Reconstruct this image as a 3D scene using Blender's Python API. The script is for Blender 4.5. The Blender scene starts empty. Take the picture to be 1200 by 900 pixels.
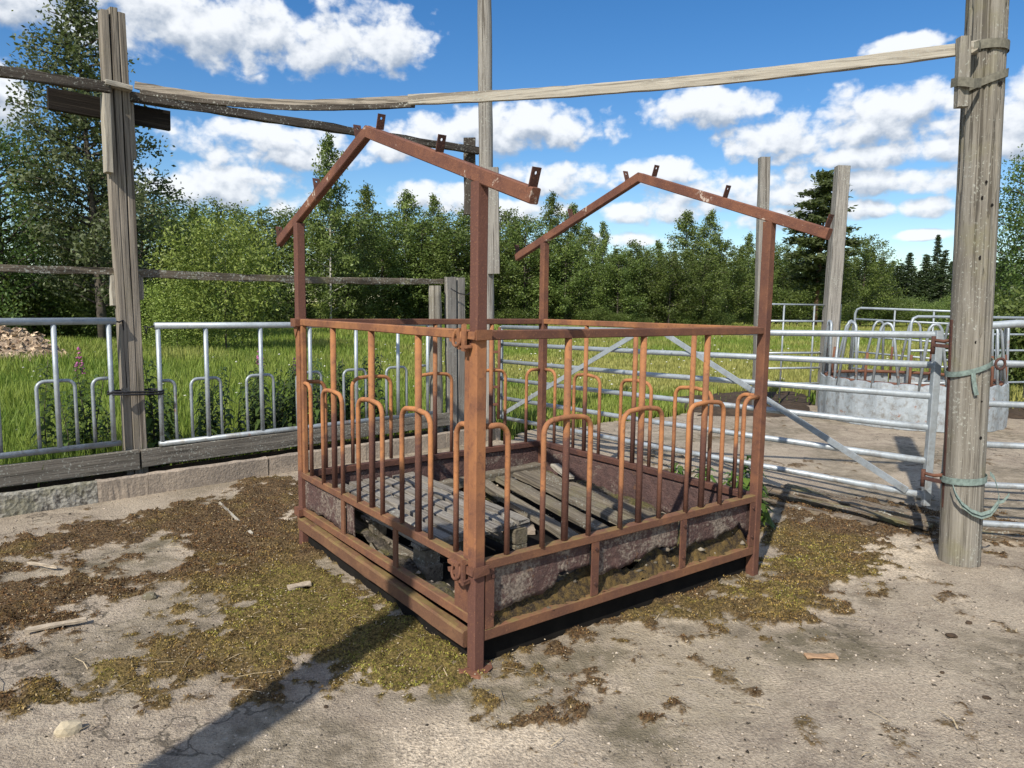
import bpy, math, random
import numpy as np
from mathutils import Matrix, Vector
R = math.radians
rng = np.random.default_rng(7)
random.seed(7)
scene = bpy.context.scene
COL = scene.collection

# ------------------------------------------------------------------ camera
CAM_P, CAM_R, CAM_F = 0.10907, 0.01356, 843.565
cd = bpy.data.cameras.new("camera"); cam = bpy.data.objects.new("camera", cd); COL.objects.link(cam)
cp, sp, cr, sr = math.cos(CAM_P), math.sin(CAM_P), math.cos(CAM_R), math.sin(CAM_R)
_r0 = Vector((1, 0, 0)); _u0 = Vector((0, sp, cp)); _f = Vector((0, cp, -sp))
_r = _r0 * cr + _u0 * sr; _u = -_r0 * sr + _u0 * cr
cam.matrix_world = Matrix(((_r.x, _u.x, -_f.x, 0), (_r.y, _u.y, -_f.y, 0), (_r.z, _u.z, -_f.z, 1.55), (0, 0, 0, 1)))
cd.sensor_width = 36; cd.lens = CAM_F * 36 / 1200; cd.clip_start = 0.05; cd.clip_end = 2000
scene.camera = cam

# ------------------------------------------------------------------ world: sky with cumulus clouds
SUN_EL = R(42.5)
SHX, SHY = 0.440, 0.898            # horizontal direction in which shadows fall
world = bpy.data.worlds.new("World"); scene.world = world; world.use_nodes = True
wt = world.node_tree; wt.nodes.clear()

class NT:
    """small node-tree writer"""
    def __init__(s, tree): s.t = tree
    def n(s, typ, ins=None, **kw):
        nd = s.t.nodes.new(typ)
        for k, v in kw.items(): setattr(nd, k, v)
        if ins:
            for k, v in ins.items(): s.set(nd.inputs[k], v)
        return nd
    def set(s, sock, v):
        if hasattr(v, 'is_output') or isinstance(v, bpy.types.NodeSocket): s.t.links.new(v, sock)
        else: sock.default_value = v
    def math(s, op, a, b=0.0, c=None, clamp=False):
        nd = s.n('ShaderNodeMath', operation=op, use_clamp=clamp)
        s.set(nd.inputs[0], a); s.set(nd.inputs[1], b)
        if c is not None: s.set(nd.inputs[2], c)
        return nd.outputs[0]
    def vmath(s, op, a, b=(0, 0, 0)):
        nd = s.n('ShaderNodeVectorMath', operation=op)
        s.set(nd.inputs[0], a); s.set(nd.inputs[1], b)
        return nd.outputs['Value'] if op in ('DOT_PRODUCT', 'LENGTH') else nd.outputs[0]
    def mix(s, f, a, b, mode='MIX'):
        nd = s.n('ShaderNodeMix', data_type='RGBA', blend_type=mode)
        s.set(nd.inputs[0], f); s.set(nd.inputs[6], a if not isinstance(a, tuple) else (*a[:3], 1)); s.set(nd.inputs[7], b if not isinstance(b, tuple) else (*b[:3], 1))
        return nd.outputs[2]
    def noise(s, vec, scale, detail=4, rough=.55, dist=0.0, dim='3D'):
        nd = s.n('ShaderNodeTexNoise', {'Scale': scale, 'Detail': detail, 'Roughness': rough, 'Distortion': dist}, noise_dimensions=dim)
        if vec is not None: s.set(nd.inputs['Vector'], vec)
        return nd.outputs['Fac']
    def ramp(s, fac, lo, hi, smooth=True):
        nd = s.n('ShaderNodeMapRange', {'From Min': lo, 'From Max': hi}, interpolation_type='SMOOTHSTEP' if smooth else 'LINEAR')
        s.set(nd.inputs['Value'], fac); return nd.outputs[0]
    def mapping(s, vec, scale=(1, 1, 1), loc=(0, 0, 0)):
        nd = s.n('ShaderNodeMapping'); s.set(nd.inputs['Vector'], vec); nd.inputs['Scale'].default_value = scale; nd.inputs['Location'].default_value = loc
        return nd.outputs[0]

# cumulus clouds: (azimuth, elevation, half width, half height) in radians
CLOUDS = [(-0.569, 0.325, 0.10, 0.045), (-0.402, 0.325, 0.195, 0.046), (-0.207, 0.332, 0.094, 0.043), (-0.62, 0.215, 0.05, 0.04), (-0.316, 0.195, 0.113, 0.027), (-0.373, 0.14, 0.11, 0.031), (-0.005, 0.233, 0.138, 0.030), (-0.153, 0.212, 0.051, 0.025), (-0.107, 0.146, 0.063, 0.019), (0.054, 0.166, 0.071, 0.024), (-0.015, 0.129, 0.104, 0.018), (0.201, 0.175, 0.06, 0.017), (0.289, 0.146, 0.113, 0.023), (0.186, 0.124, 0.066, 0.017), (0.154, 0.091, 0.051, 0.011), (0.253, 0.251, 0.084, 0.024), (0.333, 0.209, 0.07, 0.026), (0.454, 0.225, 0.129, 0.034), (0.484, 0.184, 0.11, 0.015), (0.486, 0.153, 0.118, 0.016), (0.442, 0.122, 0.039, 0.012), (0.513, 0.121, 0.036, 0.012), (0.512, 0.09, 0.039, 0.006), (0.362, 0.15, 0.069, 0.023), (0.477, 0.302, 0.045, 0.012), (0.599, 0.209, 0.053, 0.044), (0.353, 0.115, 0.06, 0.015),
  (-0.85, 0.30, 0.14, 0.05), (-0.80, 0.16, 0.12, 0.03), (0.80, 0.19, 0.13, 0.035), (0.82, 0.33, 0.12, 0.04), (-0.30, 0.60, 0.25, 0.07), (0.45, 0.66, 0.2, 0.06), (0.95, 0.12, 0.12, 0.02), (-1.0, 0.12, 0.15, 0.02)]
g = bpy.data.node_groups.new('cloud_field', 'ShaderNodeTree')
g.interface.new_socket('P', in_out='INPUT', socket_type='NodeSocketVector')
g.interface.new_socket('D', in_out='OUTPUT', socket_type='NodeSocketFloat')
G_ = NT(g); gi = g.nodes.new('NodeGroupInput'); go = g.nodes.new('NodeGroupOutput')
acc = None
for (a0, e0, w_, h_) in CLOUDS:
    q = G_.vmath('SUBTRACT', gi.outputs[0], (a0, e0, 0)); q = G_.vmath('MULTIPLY', q, (1 / w_, 1 / h_, 0))
    q2 = G_.vmath('DOT_PRODUCT', q, q); dd = G_.math('SUBTRACT', 1.0, q2)
    if acc is None: acc = dd
    else: acc = G_.math('SMOOTH_MAX', acc, dd, 0.35)
# everywhere else: scattered cumulus with the same grain
sep = G_.n('ShaderNodeSeparateXYZ', {0: gi.outputs[0]})
gen = G_.noise(G_.mapping(gi.outputs[0], (3.2, 8.5, 1)), 1.0, 3, .5, 0, '2D')
out_az = G_.ramp(G_.math('ABSOLUTE', sep.outputs[0]), 0.75, 1.1); out_el = G_.ramp(sep.outputs[1], 0.40, 0.6)
far = G_.math('MAXIMUM', out_az, out_el)
gen = G_.math('MULTIPLY_ADD', G_.math('SUBTRACT', gen, 0.53), 9.0, 0.0)
gen = G_.math('ADD', gen, G_.math('MULTIPLY', G_.math('SUBTRACT', 1.0, far), -6.0))
acc = G_.math('MAXIMUM', acc, gen)
nz = G_.noise(G_.mapping(gi.outputs[0], (17, 24, 1)), 1.0, 7, .55, .1, '2D')
nzw = G_.vmath('ADD', G_.mapping(gi.outputs[0], (30, 38, 1)), G_.n('ShaderNodeTexNoise', {'Vector': G_.mapping(gi.outputs[0], (40, 50, 1)), 'Scale': 1.0, 'Detail': 4}, noise_dimensions='2D').outputs['Color'])
vb = G_.n('ShaderNodeTexVoronoi', {'Vector': nzw, 'Scale': 1.0, 'Detail': 1.0, 'Roughness': .55}, feature='F1', normalize=True, voronoi_dimensions='2D')
nz2 = G_.math('SUBTRACT', 1.0, vb.outputs['Distance'])
acc = G_.math('MAXIMUM', acc, -3.0)
tot = G_.math('MULTIPLY_ADD', G_.math('SUBTRACT', nz, 0.5), 3.4, acc)
tot = G_.math('MULTIPLY_ADD', G_.math('SUBTRACT', nz2, 0.66), 1.7, tot)
g.links.new(tot, go.inputs[0])

W_ = NT(wt)
tc = W_.n('ShaderNodeTexCoord'); sx = W_.n('ShaderNodeSeparateXYZ', {0: tc.outputs['Generated']})
az = W_.math('ARCTAN2', sx.outputs[0], sx.outputs[1]); el = W_.math('ARCSINE', sx.outputs[2])
ae = W_.n('ShaderNodeCombineXYZ', {0: az, 1: el}).outputs[0]
def field(off):
    nd = W_.n('ShaderNodeGroup'); nd.node_tree = g
    W_.set(nd.inputs[0], W_.vmath('ADD', ae, off)); return nd.outputs[0]
D0 = field((0, 0, 0)); D1 = field((-0.004, 0.013, 0)); D2 = field((-0.002, 0.030, 0))
sky = W_.n('ShaderNodeTexSky', sky_type='NISHITA', sun_disc=False, sun_elevation=SUN_EL, sun_rotation=math.atan2(-SHX, -SHY), altitude=100, air_density=1.0, dust_density=0.3, ozone_density=2.0)
hs = W_.n('ShaderNodeHueSaturation', {'Hue': 0.505, 'Saturation': 1.36, 'Value': 1.40, 'Color': sky.outputs[0]})
cov = W_.ramp(D0, -0.35, 0.75)
lit = W_.math('ADD', W_.math('MULTIPLY', W_.math('SUBTRACT', D0, D1), 0.36), W_.math('MULTIPLY', W_.math('SUBTRACT', D0, D2), 0.16))
lit = W_.math('ADD', lit, W_.math('MULTIPLY', D0, -0.10))
lit = W_.ramp(lit, -0.62, 0.34)
ccol = W_.mix(lit, (4.0, 4.8, 6.0), (10.2, 10.5, 10.9))
elf = W_.ramp(el, 0.0, 0.03)
fin = W_.mix(W_.math('MULTIPLY', W_.math('MULTIPLY', cov, 0.96), elf), hs.outputs[0], ccol)
bg = W_.n('ShaderNodeBackground', {'Color': fin, 'Strength': 0.088}); wo = W_.n('ShaderNodeOutputWorld')
wt.links.new(bg.outputs[0], wo.inputs[0])
world.cycles.sampling_method = 'MANUAL'; world.cycles.sample_map_resolution = 512

# ------------------------------------------------------------------ sun and exposure
sd = bpy.data.lights.new("sun", 'SUN'); sd.energy = 5.0; sd.angle = R(0.53); sd.color = (1.0, .93, .82)
sun = bpy.data.objects.new("sun", sd); COL.objects.link(sun)
ldir = Vector((SHX * math.cos(SUN_EL), SHY * math.cos(SUN_EL), -math.sin(SUN_EL)))
sun.rotation_euler = ldir.to_track_quat('-Z', 'Y').to_euler(); sun.location = (-5, -8, 12)
scene.view_settings.view_transform = 'Standard'; scene.view_settings.look = 'None'
scene.view_settings.exposure = 0.14; scene.view_settings.gamma = 1.0
scene.render.engine = 'CYCLES'
scene.cycles.max_bounces = 6; scene.cycles.diffuse_bounces = 2; scene.cycles.glossy_bounces = 2; scene.cycles.transmission_bounces = 3

# ------------------------------------------------------------------ materials
def new_mat(name):
    m = bpy.data.materials.new(name); m.use_nodes = True; t = NT(m.node_tree)
    b = m.node_tree.nodes['Principled BSDF']; return m, t, b
def obj_coords(t):
    tc = t.n('ShaderNodeTexCoord'); oi = t.n('ShaderNodeObjectInfo')
    off = t.vmath('MULTIPLY', t.n('ShaderNodeCombineXYZ', {0: oi.outputs['Random'], 1: oi.outputs['Random'], 2: oi.outputs['Random']}).outputs[0], (37, 61, 23))
    return t.vmath('ADD', tc.outputs['Object'], off), oi.outputs['Random']
def bump(t, b, h, dist, strength=1.0):
    nd = t.n('ShaderNodeBump', {'Height': h, 'Distance': dist, 'Strength': strength}); t.set(b.inputs['Normal'], nd.outputs[0])

def rust_mat(name, orange=(.40, .18, .072), brown=(.22, .098, .05), dark=(.105, .05, .04), t_or=.5, flake=0.0, moss=0.0, wear=None):
    m, t, b = new_mat(name); v, rnd = obj_coords(t)
    n1 = t.noise(v, 5.0, 6, .62, .4); n2 = t.noise(v, 34, 5, .6); n3 = t.noise(v, 140, 3, .6)
    f0 = t.ramp(n1, t_or - .17, t_or + .13)
    if wear:
        z = t.n('ShaderNodeSeparateXYZ', {0: t.n('ShaderNodeNewGeometry').outputs['Position']}).outputs[2]; z = t.math('MULTIPLY_ADD', t.math('SUBTRACT', n1, .5), .5, z)
        k = t.ramp(z, wear[0] + .07, wear[0] - .07)
        if len(wear) > 1: k = t.math('MAXIMUM', k, t.ramp(z, wear[1] - .06, wear[1] + .06))
        f0 = t.math('MAXIMUM', t.math('MULTIPLY', f0, .55), k)
    c = t.mix(f0, orange, brown)
    c = t.mix(t.math('MULTIPLY', t.ramp(n2, .52, .70), .5), c, dark)
    c = t.mix(t.math('MULTIPLY', t.ramp(n3, .55, .75), .35), c, (.46, .22, .10))
    if moss:
        geo = t.n('ShaderNodeNewGeometry'); nzv = t.n('ShaderNodeSeparateXYZ', {0: geo.outputs['Normal']}).outputs[2]
        mm = t.math('MULTIPLY', t.ramp(nzv, .35, .8), t.ramp(t.noise(v, 11, 6, .65), .5 - .15 * moss, .64))
        c = t.mix(t.math('MULTIPLY', mm, .8), c, (.20, .15, .055))
    if flake:
        fl = t.noise(v, 7.5, 7, .68, .6); f2 = t.noise(v, 55, 4, .6)
        ff = t.ramp(t.math('ADD', fl, t.math('MULTIPLY', f2, .22)), .80 - .12 * flake, .85 - .12 * flake)
        c = t.mix(t.math('MULTIPLY', ff, .85), c, (.56, .46, .38))
    t.set(b.inputs['Base Color'], c); b.inputs['Roughness'].default_value = .82; b.inputs['Specular IOR Level'].default_value = .25
    bump(t, b, t.math('ADD', n2, t.math('MULTIPLY', n3, .6)), .0025, .7)
    return m
M_RUST = rust_mat('rusty_steel', (.33, .15, .066), (.19, .085, .048)); M_RHOOP = rust_mat('rusty_hoop_tube', (.46, .20, .078), (.16, .075, .052), wear=(.72,)); M_RPOST = rust_mat('rusty_post_steel', (.33, .145, .064), (.13, .06, .045), wear=(.5, 1.40)); M_RUSTD = rust_mat('red_brown_rusty_steel', (.20, .09, .05), (.12, .056, .04), (.085, .042, .036), .48)
M_RUSTU = rust_mat('rusty_tube_half_painted', (.36, .16, .066), (.125, .06, .046), (.09, .045, .04), .52, wear=(.93,))
M_RAFT = rust_mat('flaking_rusty_steel', (.20, .088, .054), (.13, .058, .042), (.085, .042, .036), .5, flake=.75)
M_RAIL = rust_mat('rusty_rail_mossy', (.22, .105, .055), (.145, .07, .045), (.12, .055, .04), .5, moss=.7)
M_SKID = rust_mat('mossy_brown_beam', (.21, .112, .06), (.145, .075, .045), (.09, .05, .035), .45, moss=.9)
M_DARKRUST = rust_mat('dark_rust', (.11, .05, .035), (.07, .035, .03), (.04, .025, .022), .5)

def panel_mat(name='peeling_purple_paint', th=(.42, .60)):
    m, t, b = new_mat(name); v, rnd = obj_coords(t)
    n1 = t.noise(v, 4.5, 8, .65, .8); n2 = t.noise(v, 60, 6, .65); n3 = t.noise(v, 18, 6, .62, .5)
    c = t.mix(t.ramp(n3, .35, .65), (.125, .075, .066), (.085, .054, .05))
    pale = t.ramp(t.math('ADD', n1, t.math('MULTIPLY', t.math('SUBTRACT', n2, .5), .55)), *th)
    c = t.mix(pale, c, t.mix(t.ramp(n2, .35, .65), (.125, .098, .082), (.29, .24, .195)))
    c = t.mix(t.math('MULTIPLY', t.ramp(n3, .6, .72), .7), c, (.20, .10, .055))
    t.set(b.inputs['Base Color'], c); b.inputs['Roughness'].default_value = .85; b.inputs['Specular IOR Level'].default_value = .2
    bump(t, b, t.math('ADD', n2, t.math('MULTIPLY', n3, .8)), .012, 1)
    return m
M_PANEL = panel_mat(); M_PANELB = panel_mat('purple_brown_back_sheet', (.55, .72))

def galv_mat(name, base=(.41, .46, .50), rust=0.0):
    m, t, b = new_mat(name); v, rnd = obj_coords(t)
    n1 = t.noise(v, 9, 5, .6); n2 = t.noise(v, 70, 3, .6)
    vor = t.n('ShaderNodeTexVoronoi', {'Vector': v, 'Scale': 60.0})
    c = t.mix(t.ramp(n1, .3, .7), base, tuple(x * .72 for x in base))
    c = t.mix(t.math('MULTIPLY', vor.outputs['Distance'], .35), c, (.54, .59, .62))
    c = t.mix(t.math('MULTIPLY', t.ramp(n2, .56, .72), .5), c, (.30, .33, .34))
    if rust: c = t.mix(t.math('MULTIPLY', t.ramp(t.noise(v, 6, 6, .65), .60, .70), rust), c, (.30, .13, .06))
    z = t.n('ShaderNodeSeparateXYZ', {0: t.n('ShaderNodeNewGeometry').outputs['Position']}).outputs[2]
    dirt = t.math('MULTIPLY', t.ramp(t.noise(v, 14, 6, .68), .46, .66), t.ramp(z, 1.3, .1)); c = t.mix(t.math('MULTIPLY', dirt, .7), c, (.19, .165, .135))
    streak = t.noise(t.mapping(v, (22, 22, 3)), 1, 4, .6); c = t.mix(t.math('MULTIPLY', t.ramp(streak, .55, .7), .4), c, (.27, .29, .29))
    t.set(b.inputs['Base Color'], c); b.inputs['Metallic'].default_value = .35; b.inputs['Roughness'].default_value = .48
    bump(t, b, n2, .001, .5)
    return m
M_GALV = galv_mat('galvanised_steel'); M_GALVW = galv_mat('weathered_galvanised_steel', (.32, .36, .39), .8); M_GALVS = galv_mat('galvanised_sheet', (.44, .49, .525), .9)

def wood_mat(name, a, bcol, crack=(.06, .05, .04), lichen=0.0, green=0.0, gs=26, warm=None):
    m, t, b = new_mat(name); v, rnd = obj_coords(t)
    vv = t.mapping(v, (1.3, gs, gs)); n1 = t.noise(vv, 1.0, 8, .65, .3); n2 = t.noise(t.mapping(v, (2.5, gs * 3.2, gs * 3.2)), 1.0, 5, .6)
    n3 = t.noise(v, 4, 6, .6); n4 = t.noise(v, 60, 5, .65)
    c = t.mix(t.ramp(n1, .32, .66), a, bcol)
    c = t.mix(t.math('MULTIPLY', t.ramp(n2, .53, .66), .75), c, crack)
    n5 = t.noise(t.mapping(v, (.5, gs * .9, gs * .9)), 1.0, 3, .55, .6); c = t.mix(t.math('MULTIPLY', t.ramp(n5, .585, .64), .8), c, crack)
    c = t.mix(t.math('MULTIPLY', t.ramp(n3, .4, .75), .35), c, tuple(x * .6 for x in a))
    c = t.mix(t.math('MULTIPLY', rnd, .3), c, tuple(x * .72 for x in bcol))
    if warm: c = t.mix(t.math('MULTIPLY', t.ramp(t.noise(v, 2.2, 4, .6), .45, .7), .6), c, warm)
    if lichen: c = t.mix(t.math('MULTIPLY', t.ramp(t.math('ADD', n4, t.math('MULTIPLY', n3, .4)), .82 - .12 * lichen, .92 - .1 * lichen), .85), c, (.40, .41, .36))
    if green: c = t.mix(t.math('MULTIPLY', t.ramp(t.noise(v, 3.2, 6, .62), .5, .72), green), c, (.20, .19, .075))
    t.set(b.inputs['Base Color'], c); b.inputs['Roughness'].default_value = .9; b.inputs['Specular IOR Level'].default_value = .15
    bump(t, b, t.math('ADD', n1, t.math('MULTIPLY', n2, .7)), .008, .8)
    return m
M_WPOST = wood_mat('weathered_pole_wood', (.375, .35, .30), (.19, .172, .142), crack=(.045, .038, .03), green=.4, lichen=.2, gs=44)
M_WLAM = wood_mat('weathered_plank_post_wood', (.38, .335, .275), (.22, .19, .155), green=.15, gs=40)
M_WGREY = wood_mat('silver_grey_wood', (.37, .35, .315), (.22, .205, .185), lichen=.3, gs=40)
M_WLIGHT = wood_mat('pale_weathered_board', (.50, .465, .39), (.37, .335, .275), crack=(.12, .10, .08), lichen=.3)
M_WDARK = wood_mat('dark_weathered_wood', (.105, .09, .075), (.05, .042, .035), lichen=.5)
M_WROT = wood_mat('rotten_mossy_board', (.25, .20, .15), (.13, .10, .07), lichen=.5, green=.7, crack=(.03, .025, .02))
M_WBLACK = wood_mat('near_black_wood', (.030, .025, .021), (.018, .015, .013), lichen=.0)  # wood darkened evenly to near-black for the cross board
M_WMOSS = wood_mat('mossy_rail_wood', (.20, .165, .125), (.12, .10, .075), lichen=.8, green=.6)
M_WKICK = wood_mat('grey_lichen_board', (.25, .225, .19), (.15, .135, .112), lichen=.55, crack=(.04, .035, .03))
M_WPAL = wood_mat('pallet_wood', (.33, .305, .265), (.19, .172, .15), lichen=.3, crack=(.05, .042, .035), gs=40)
M_WPLANK = wood_mat('grey_brown_old_plank', (.25, .215, .165), (.14, .12, .09), lichen=.3, green=.35, gs=36)

def plain(name, col, rough=.8, var=.3, scale=30, metallic=0, bd=.002):
    m, t, b = new_mat(name); v, rnd = obj_coords(t); n1 = t.noise(v, scale, 5, .6)
    c = t.mix(t.ramp(n1, .3, .7), col, tuple(x * (1 - var) for x in col)); t.set(b.inputs['Base Color'], c)
    b.inputs['Roughness'].default_value = rough; b.inputs['Metallic'].default_value = metallic; b.inputs['Specular IOR Level'].default_value = .25
    bump(t, b, n1, bd, .6); return m
M_STRAPT = plain('faded_teal_webbing', (.225, .29, .26), .9, .45, 40); M_STRAPG = plain('grey_green_webbing', (.20, .19, .15), .9, .4, 40)
M_ROPE = plain('black_twine', (.03, .03, .034), .7, .4, 60); M_HOLE = plain('dark_hollow', (.012, .01, .009), 1, .3)
M_STONE = plain('pale_stone', (.55, .47, .33), .9, .3, 14, 0, .01); M_CHIP = plain('bleached_wood_chip', (.48, .40, .30), .9, .35, 30)
M_LEAFDRY = plain('dry_leaf', (.42, .27, .16), .9, .3, 40)
M_UNDERLAY = plain('black_underlay', (.012, .010, .008), 1, .5, 12)
M_SOIL = plain('dark_soil', (.075, .052, .034), 1, .5, 9, 0, .03)
M_TRUNK = plain('grey_brown_bark', (.13, .11, .09), .95, .5, 9, 0, .02); M_PINEBARK = plain('reddish_pine_bark', (.19, .11, .07), .95, .4, 6, 0, .02)
def birchbark():
    m, t, b = new_mat('white_birch_bark'); v, rnd = obj_coords(t); n1 = t.noise(t.mapping(v, (3, 3, 9)), 1, 6, .7); c = t.mix(t.ramp(n1, .56, .62), (.50, .48, .44), (.06, .055, .05))
    t.set(b.inputs['Base Color'], c); b.inputs['Roughness'].default_value = .85; return m
M_BIRCH = birchbark()

def vcol_mat(name, attr='col', trans=0.0, rough=.7, spec=.2, jitter=.2):
    m, t, b = new_mat(name); at = t.n('ShaderNodeAttribute', attribute_name=attr); oi = t.n('ShaderNodeObjectInfo')
    c = t.n('ShaderNodeHueSaturation', {'Hue': t.math('MULTIPLY_ADD', oi.outputs['Random'], jitter * .06, .5 - jitter * .03), 'Saturation': 1.0, 'Value': t.math('MULTIPLY_ADD', oi.outputs['Random'], jitter * 2, 1 - jitter), 'Color': at.outputs['Color']}).outputs[0]
    t.set(b.inputs['Base Color'], c); b.inputs['Roughness'].default_value = rough; b.inputs['Specular IOR Level'].default_value = spec
    if trans:
        tr = t.n('ShaderNodeBsdfTranslucent', {'Color': t.mix(.5, c, (.16, .22, .03))}); mx = t.n('ShaderNodeMixShader', {0: trans}); out = m.node_tree.nodes['Material Output']
        m.node_tree.links.new(b.outputs[0], mx.inputs[1]); m.node_tree.links.new(tr.outputs[0], mx.inputs[2]); m.node_tree.links.new(mx.outputs[0], out.inputs[0])
    return m
M_LEAF = vcol_mat('foliage', trans=.3, rough=.5, spec=.35); M_GRASS = vcol_mat('grass_blades', trans=.35, rough=.55, spec=.25, jitter=0); M_MOSS = vcol_mat('moss_tufts', rough=.95, spec=.05, jitter=0)
M_GRAVEL = vcol_mat('gravel_bits', rough=.95, spec=.1, jitter=0)

# ------------------------------------------------------------------ object helpers
WM = {}
def put(o, M, parent=None):
    WM[o.name] = M.copy(); COL.objects.link(o)
    if parent is not None:
        o.parent = parent; o.matrix_basis = WM[parent.name].inverted() @ M
    else: o.matrix_basis = M
    return o
def tagp(o, label=None, cat=None, group=None, kind=None):
    if label: o['label'] = label
    if cat: o['category'] = cat
    if group: o['group'] = group
    if kind: o['kind'] = kind
    return o
def thing(name, label, cat, M, group=None):
    if not isinstance(M, Matrix): M = Matrix.Translation(M)
    return tagp(put(bpy.data.objects.new(name, None), M), label, cat, group)
def mesh(name, v, f, mat, smooth=False, col=None):
    me = bpy.data.meshes.new(name)
    if isinstance(v, np.ndarray):
        f = np.asarray(f); k = f.shape[1]; me.vertices.add(len(v)); me.vertices.foreach_set('co', np.ascontiguousarray(v, dtype=np.float32).ravel())
        me.loops.add(f.size); me.loops.foreach_set('vertex_index', f.astype(np.int32).ravel())
        me.polygons.add(len(f)); me.polygons.foreach_set('loop_start', np.arange(0, f.size, k, dtype=np.int32)); me.polygons.foreach_set('loop_total', np.full(len(f), k, dtype=np.int32))
        me.update(calc_edges=True)
    else: me.from_pydata(v, [], f); me.update()
    if smooth: me.polygons.foreach_set('use_smooth', np.ones(len(me.polygons), dtype=bool))
    if mat is not None: me.materials.append(mat)
    if col is not None:
        a = me.attributes.new('col', 'FLOAT_COLOR', 'POINT'); c4 = np.ones((len(v), 4), dtype=np.float32); c4[:, :3] = col; a.data.foreach_set('color', c4.ravel())
    return me
def obj(name, me, M=None, parent=None):
    return put(bpy.data.objects.new(name, me), M if M is not None else Matrix(), parent)

def frame_x(p0, p1, up=(0, 0, 1)):
    p0 = Vector(p0); p1 = Vector(p1); x = (p1 - p0); L = x.length; x.normalize(); u = Vector(up)
    if abs(u.dot(x)) > .98: u = Vector((0, 1, 0)) if abs(x.y) < .9 else Vector((1, 0, 0))
    z = (u - x * u.dot(x)).normalized(); y = z.cross(x)
    M = Matrix(((x.x, y.x, z.x, p0.x), (x.y, y.y, z.y, p0.y), (x.z, y.z, z.z, p0.z), (0, 0, 0, 1)))
    return M, L
def beam_mesh(name, L, w, h, mat, segs=1, jit=0.0, ch=None, bend=None, seed=0, taper=1.0):
    """bar along local X with chamfered section (w along Y, h along Z); bend(t)->(dy,dz)"""
    r = random.Random(seed); ch = min(w, h) * .09 if ch is None else ch; a, b = w / 2, h / 2
    prof = [(-a + ch, -b), (a - ch, -b), (a, -b + ch), (a, b - ch), (a - ch, b), (-a + ch, b), (-a, b - ch), (-a, -b + ch)]
    v = []; f = []; n = 8
    for i in range(segs + 1):
        t = i / segs; by, bz = bend(t) if bend else (0, 0); s = 1 + (taper - 1) * t
        jx = (r.uniform(-jit, jit) * 1.5 if i in (0, segs) else 0)
        for (y, z) in prof: v.append((t * L + (jx + r.uniform(-jit, jit) if jit and i in (0, segs) else 0), y * s + by + r.uniform(-jit, jit), z * s + bz + r.uniform(-jit, jit)))
    for i in range(segs):
        for k in range(n): f.append((i * n + k, i * n + (k + 1) % n, (i + 1) * n + (k + 1) % n, (i + 1) * n + k))
    f.append(tuple(range(n - 1, -1, -1))); f.append(tuple(segs * n + k for k in range(n)))
    return mesh(name, v, f, mat)
def beam(name, p0, p1, w, h, mat, parent=None, up=(0, 0, 1), fr=None, **kw):
    if fr is not None: p0 = fr @ Vector(p0); p1 = fr @ Vector(p1); up = fr.to_3x3() @ Vector(up)
    M, L = frame_x(p0, p1, up)
    return obj(name, beam_mesh(name, L, w, h, mat, **kw), M, parent)
def tube_vf(pts, r, n=8, cap=True, closed=False, rs=None):
    P = [Vector(p) for p in pts]; v = []; f = []; m = len(P); up = None
    for i, p in enumerate(P):
        a = P[(i - 1) % m] if closed else P[max(i - 1, 0)]; b = P[(i + 1) % m] if closed else P[min(i + 1, m - 1)]
        t = (b - a).normalized()
        if up is None: up = Vector((0, 0, 1)) if abs(t.z) < .9 else Vector((1, 0, 0))
        s = t.cross(up).normalized(); up = s.cross(t).normalized(); rr = rs[i] if rs else r
        for k in range(n):
            q = 2 * math.pi * k / n; v.append(tuple(p + (s * math.cos(q) + up * math.sin(q)) * rr))
    rings = m if closed else m - 1
    for i in range(rings):
        j = (i + 1) % m
        for k in range(n): f.append((i * n + k, i * n + (k + 1) % n, j * n + (k + 1) % n, j * n + k))
    if cap and not closed: f.append(tuple(range(n - 1, -1, -1))); f.append(tuple((m - 1) * n + k for k in range(n)))
    return v, f
def tube_mesh(name, pts, r, mat, n=8, closed=False, rs=None):
    v, f = tube_vf(pts, r, n, True, closed, rs); me = mesh(name, v, f, mat, smooth=True)
    return me
def tube(name, pts, r, mat, parent=None, n=8, fr=None, closed=False, rs=None):
    p0 = Vector(pts[0]); loc = [Vector(p) - p0 for p in pts]; M = Matrix.Translation(p0)
    if fr is not None: M = fr @ M
    return obj(name, tube_mesh(name, loc, r, mat, n, closed, rs), M, parent)
def arc(c, r, a0, a1, n, ax=(1, 0, 0), ay=(0, 0, 1)):
    c = Vector(c); ax = Vector(ax); ay = Vector(ay)
    return [c + ax * (r * math.cos(a0 + (a1 - a0) * i / n)) + ay * (r * math.sin(a0 + (a1 - a0) * i / n)) for i in range(n + 1)]
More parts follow.
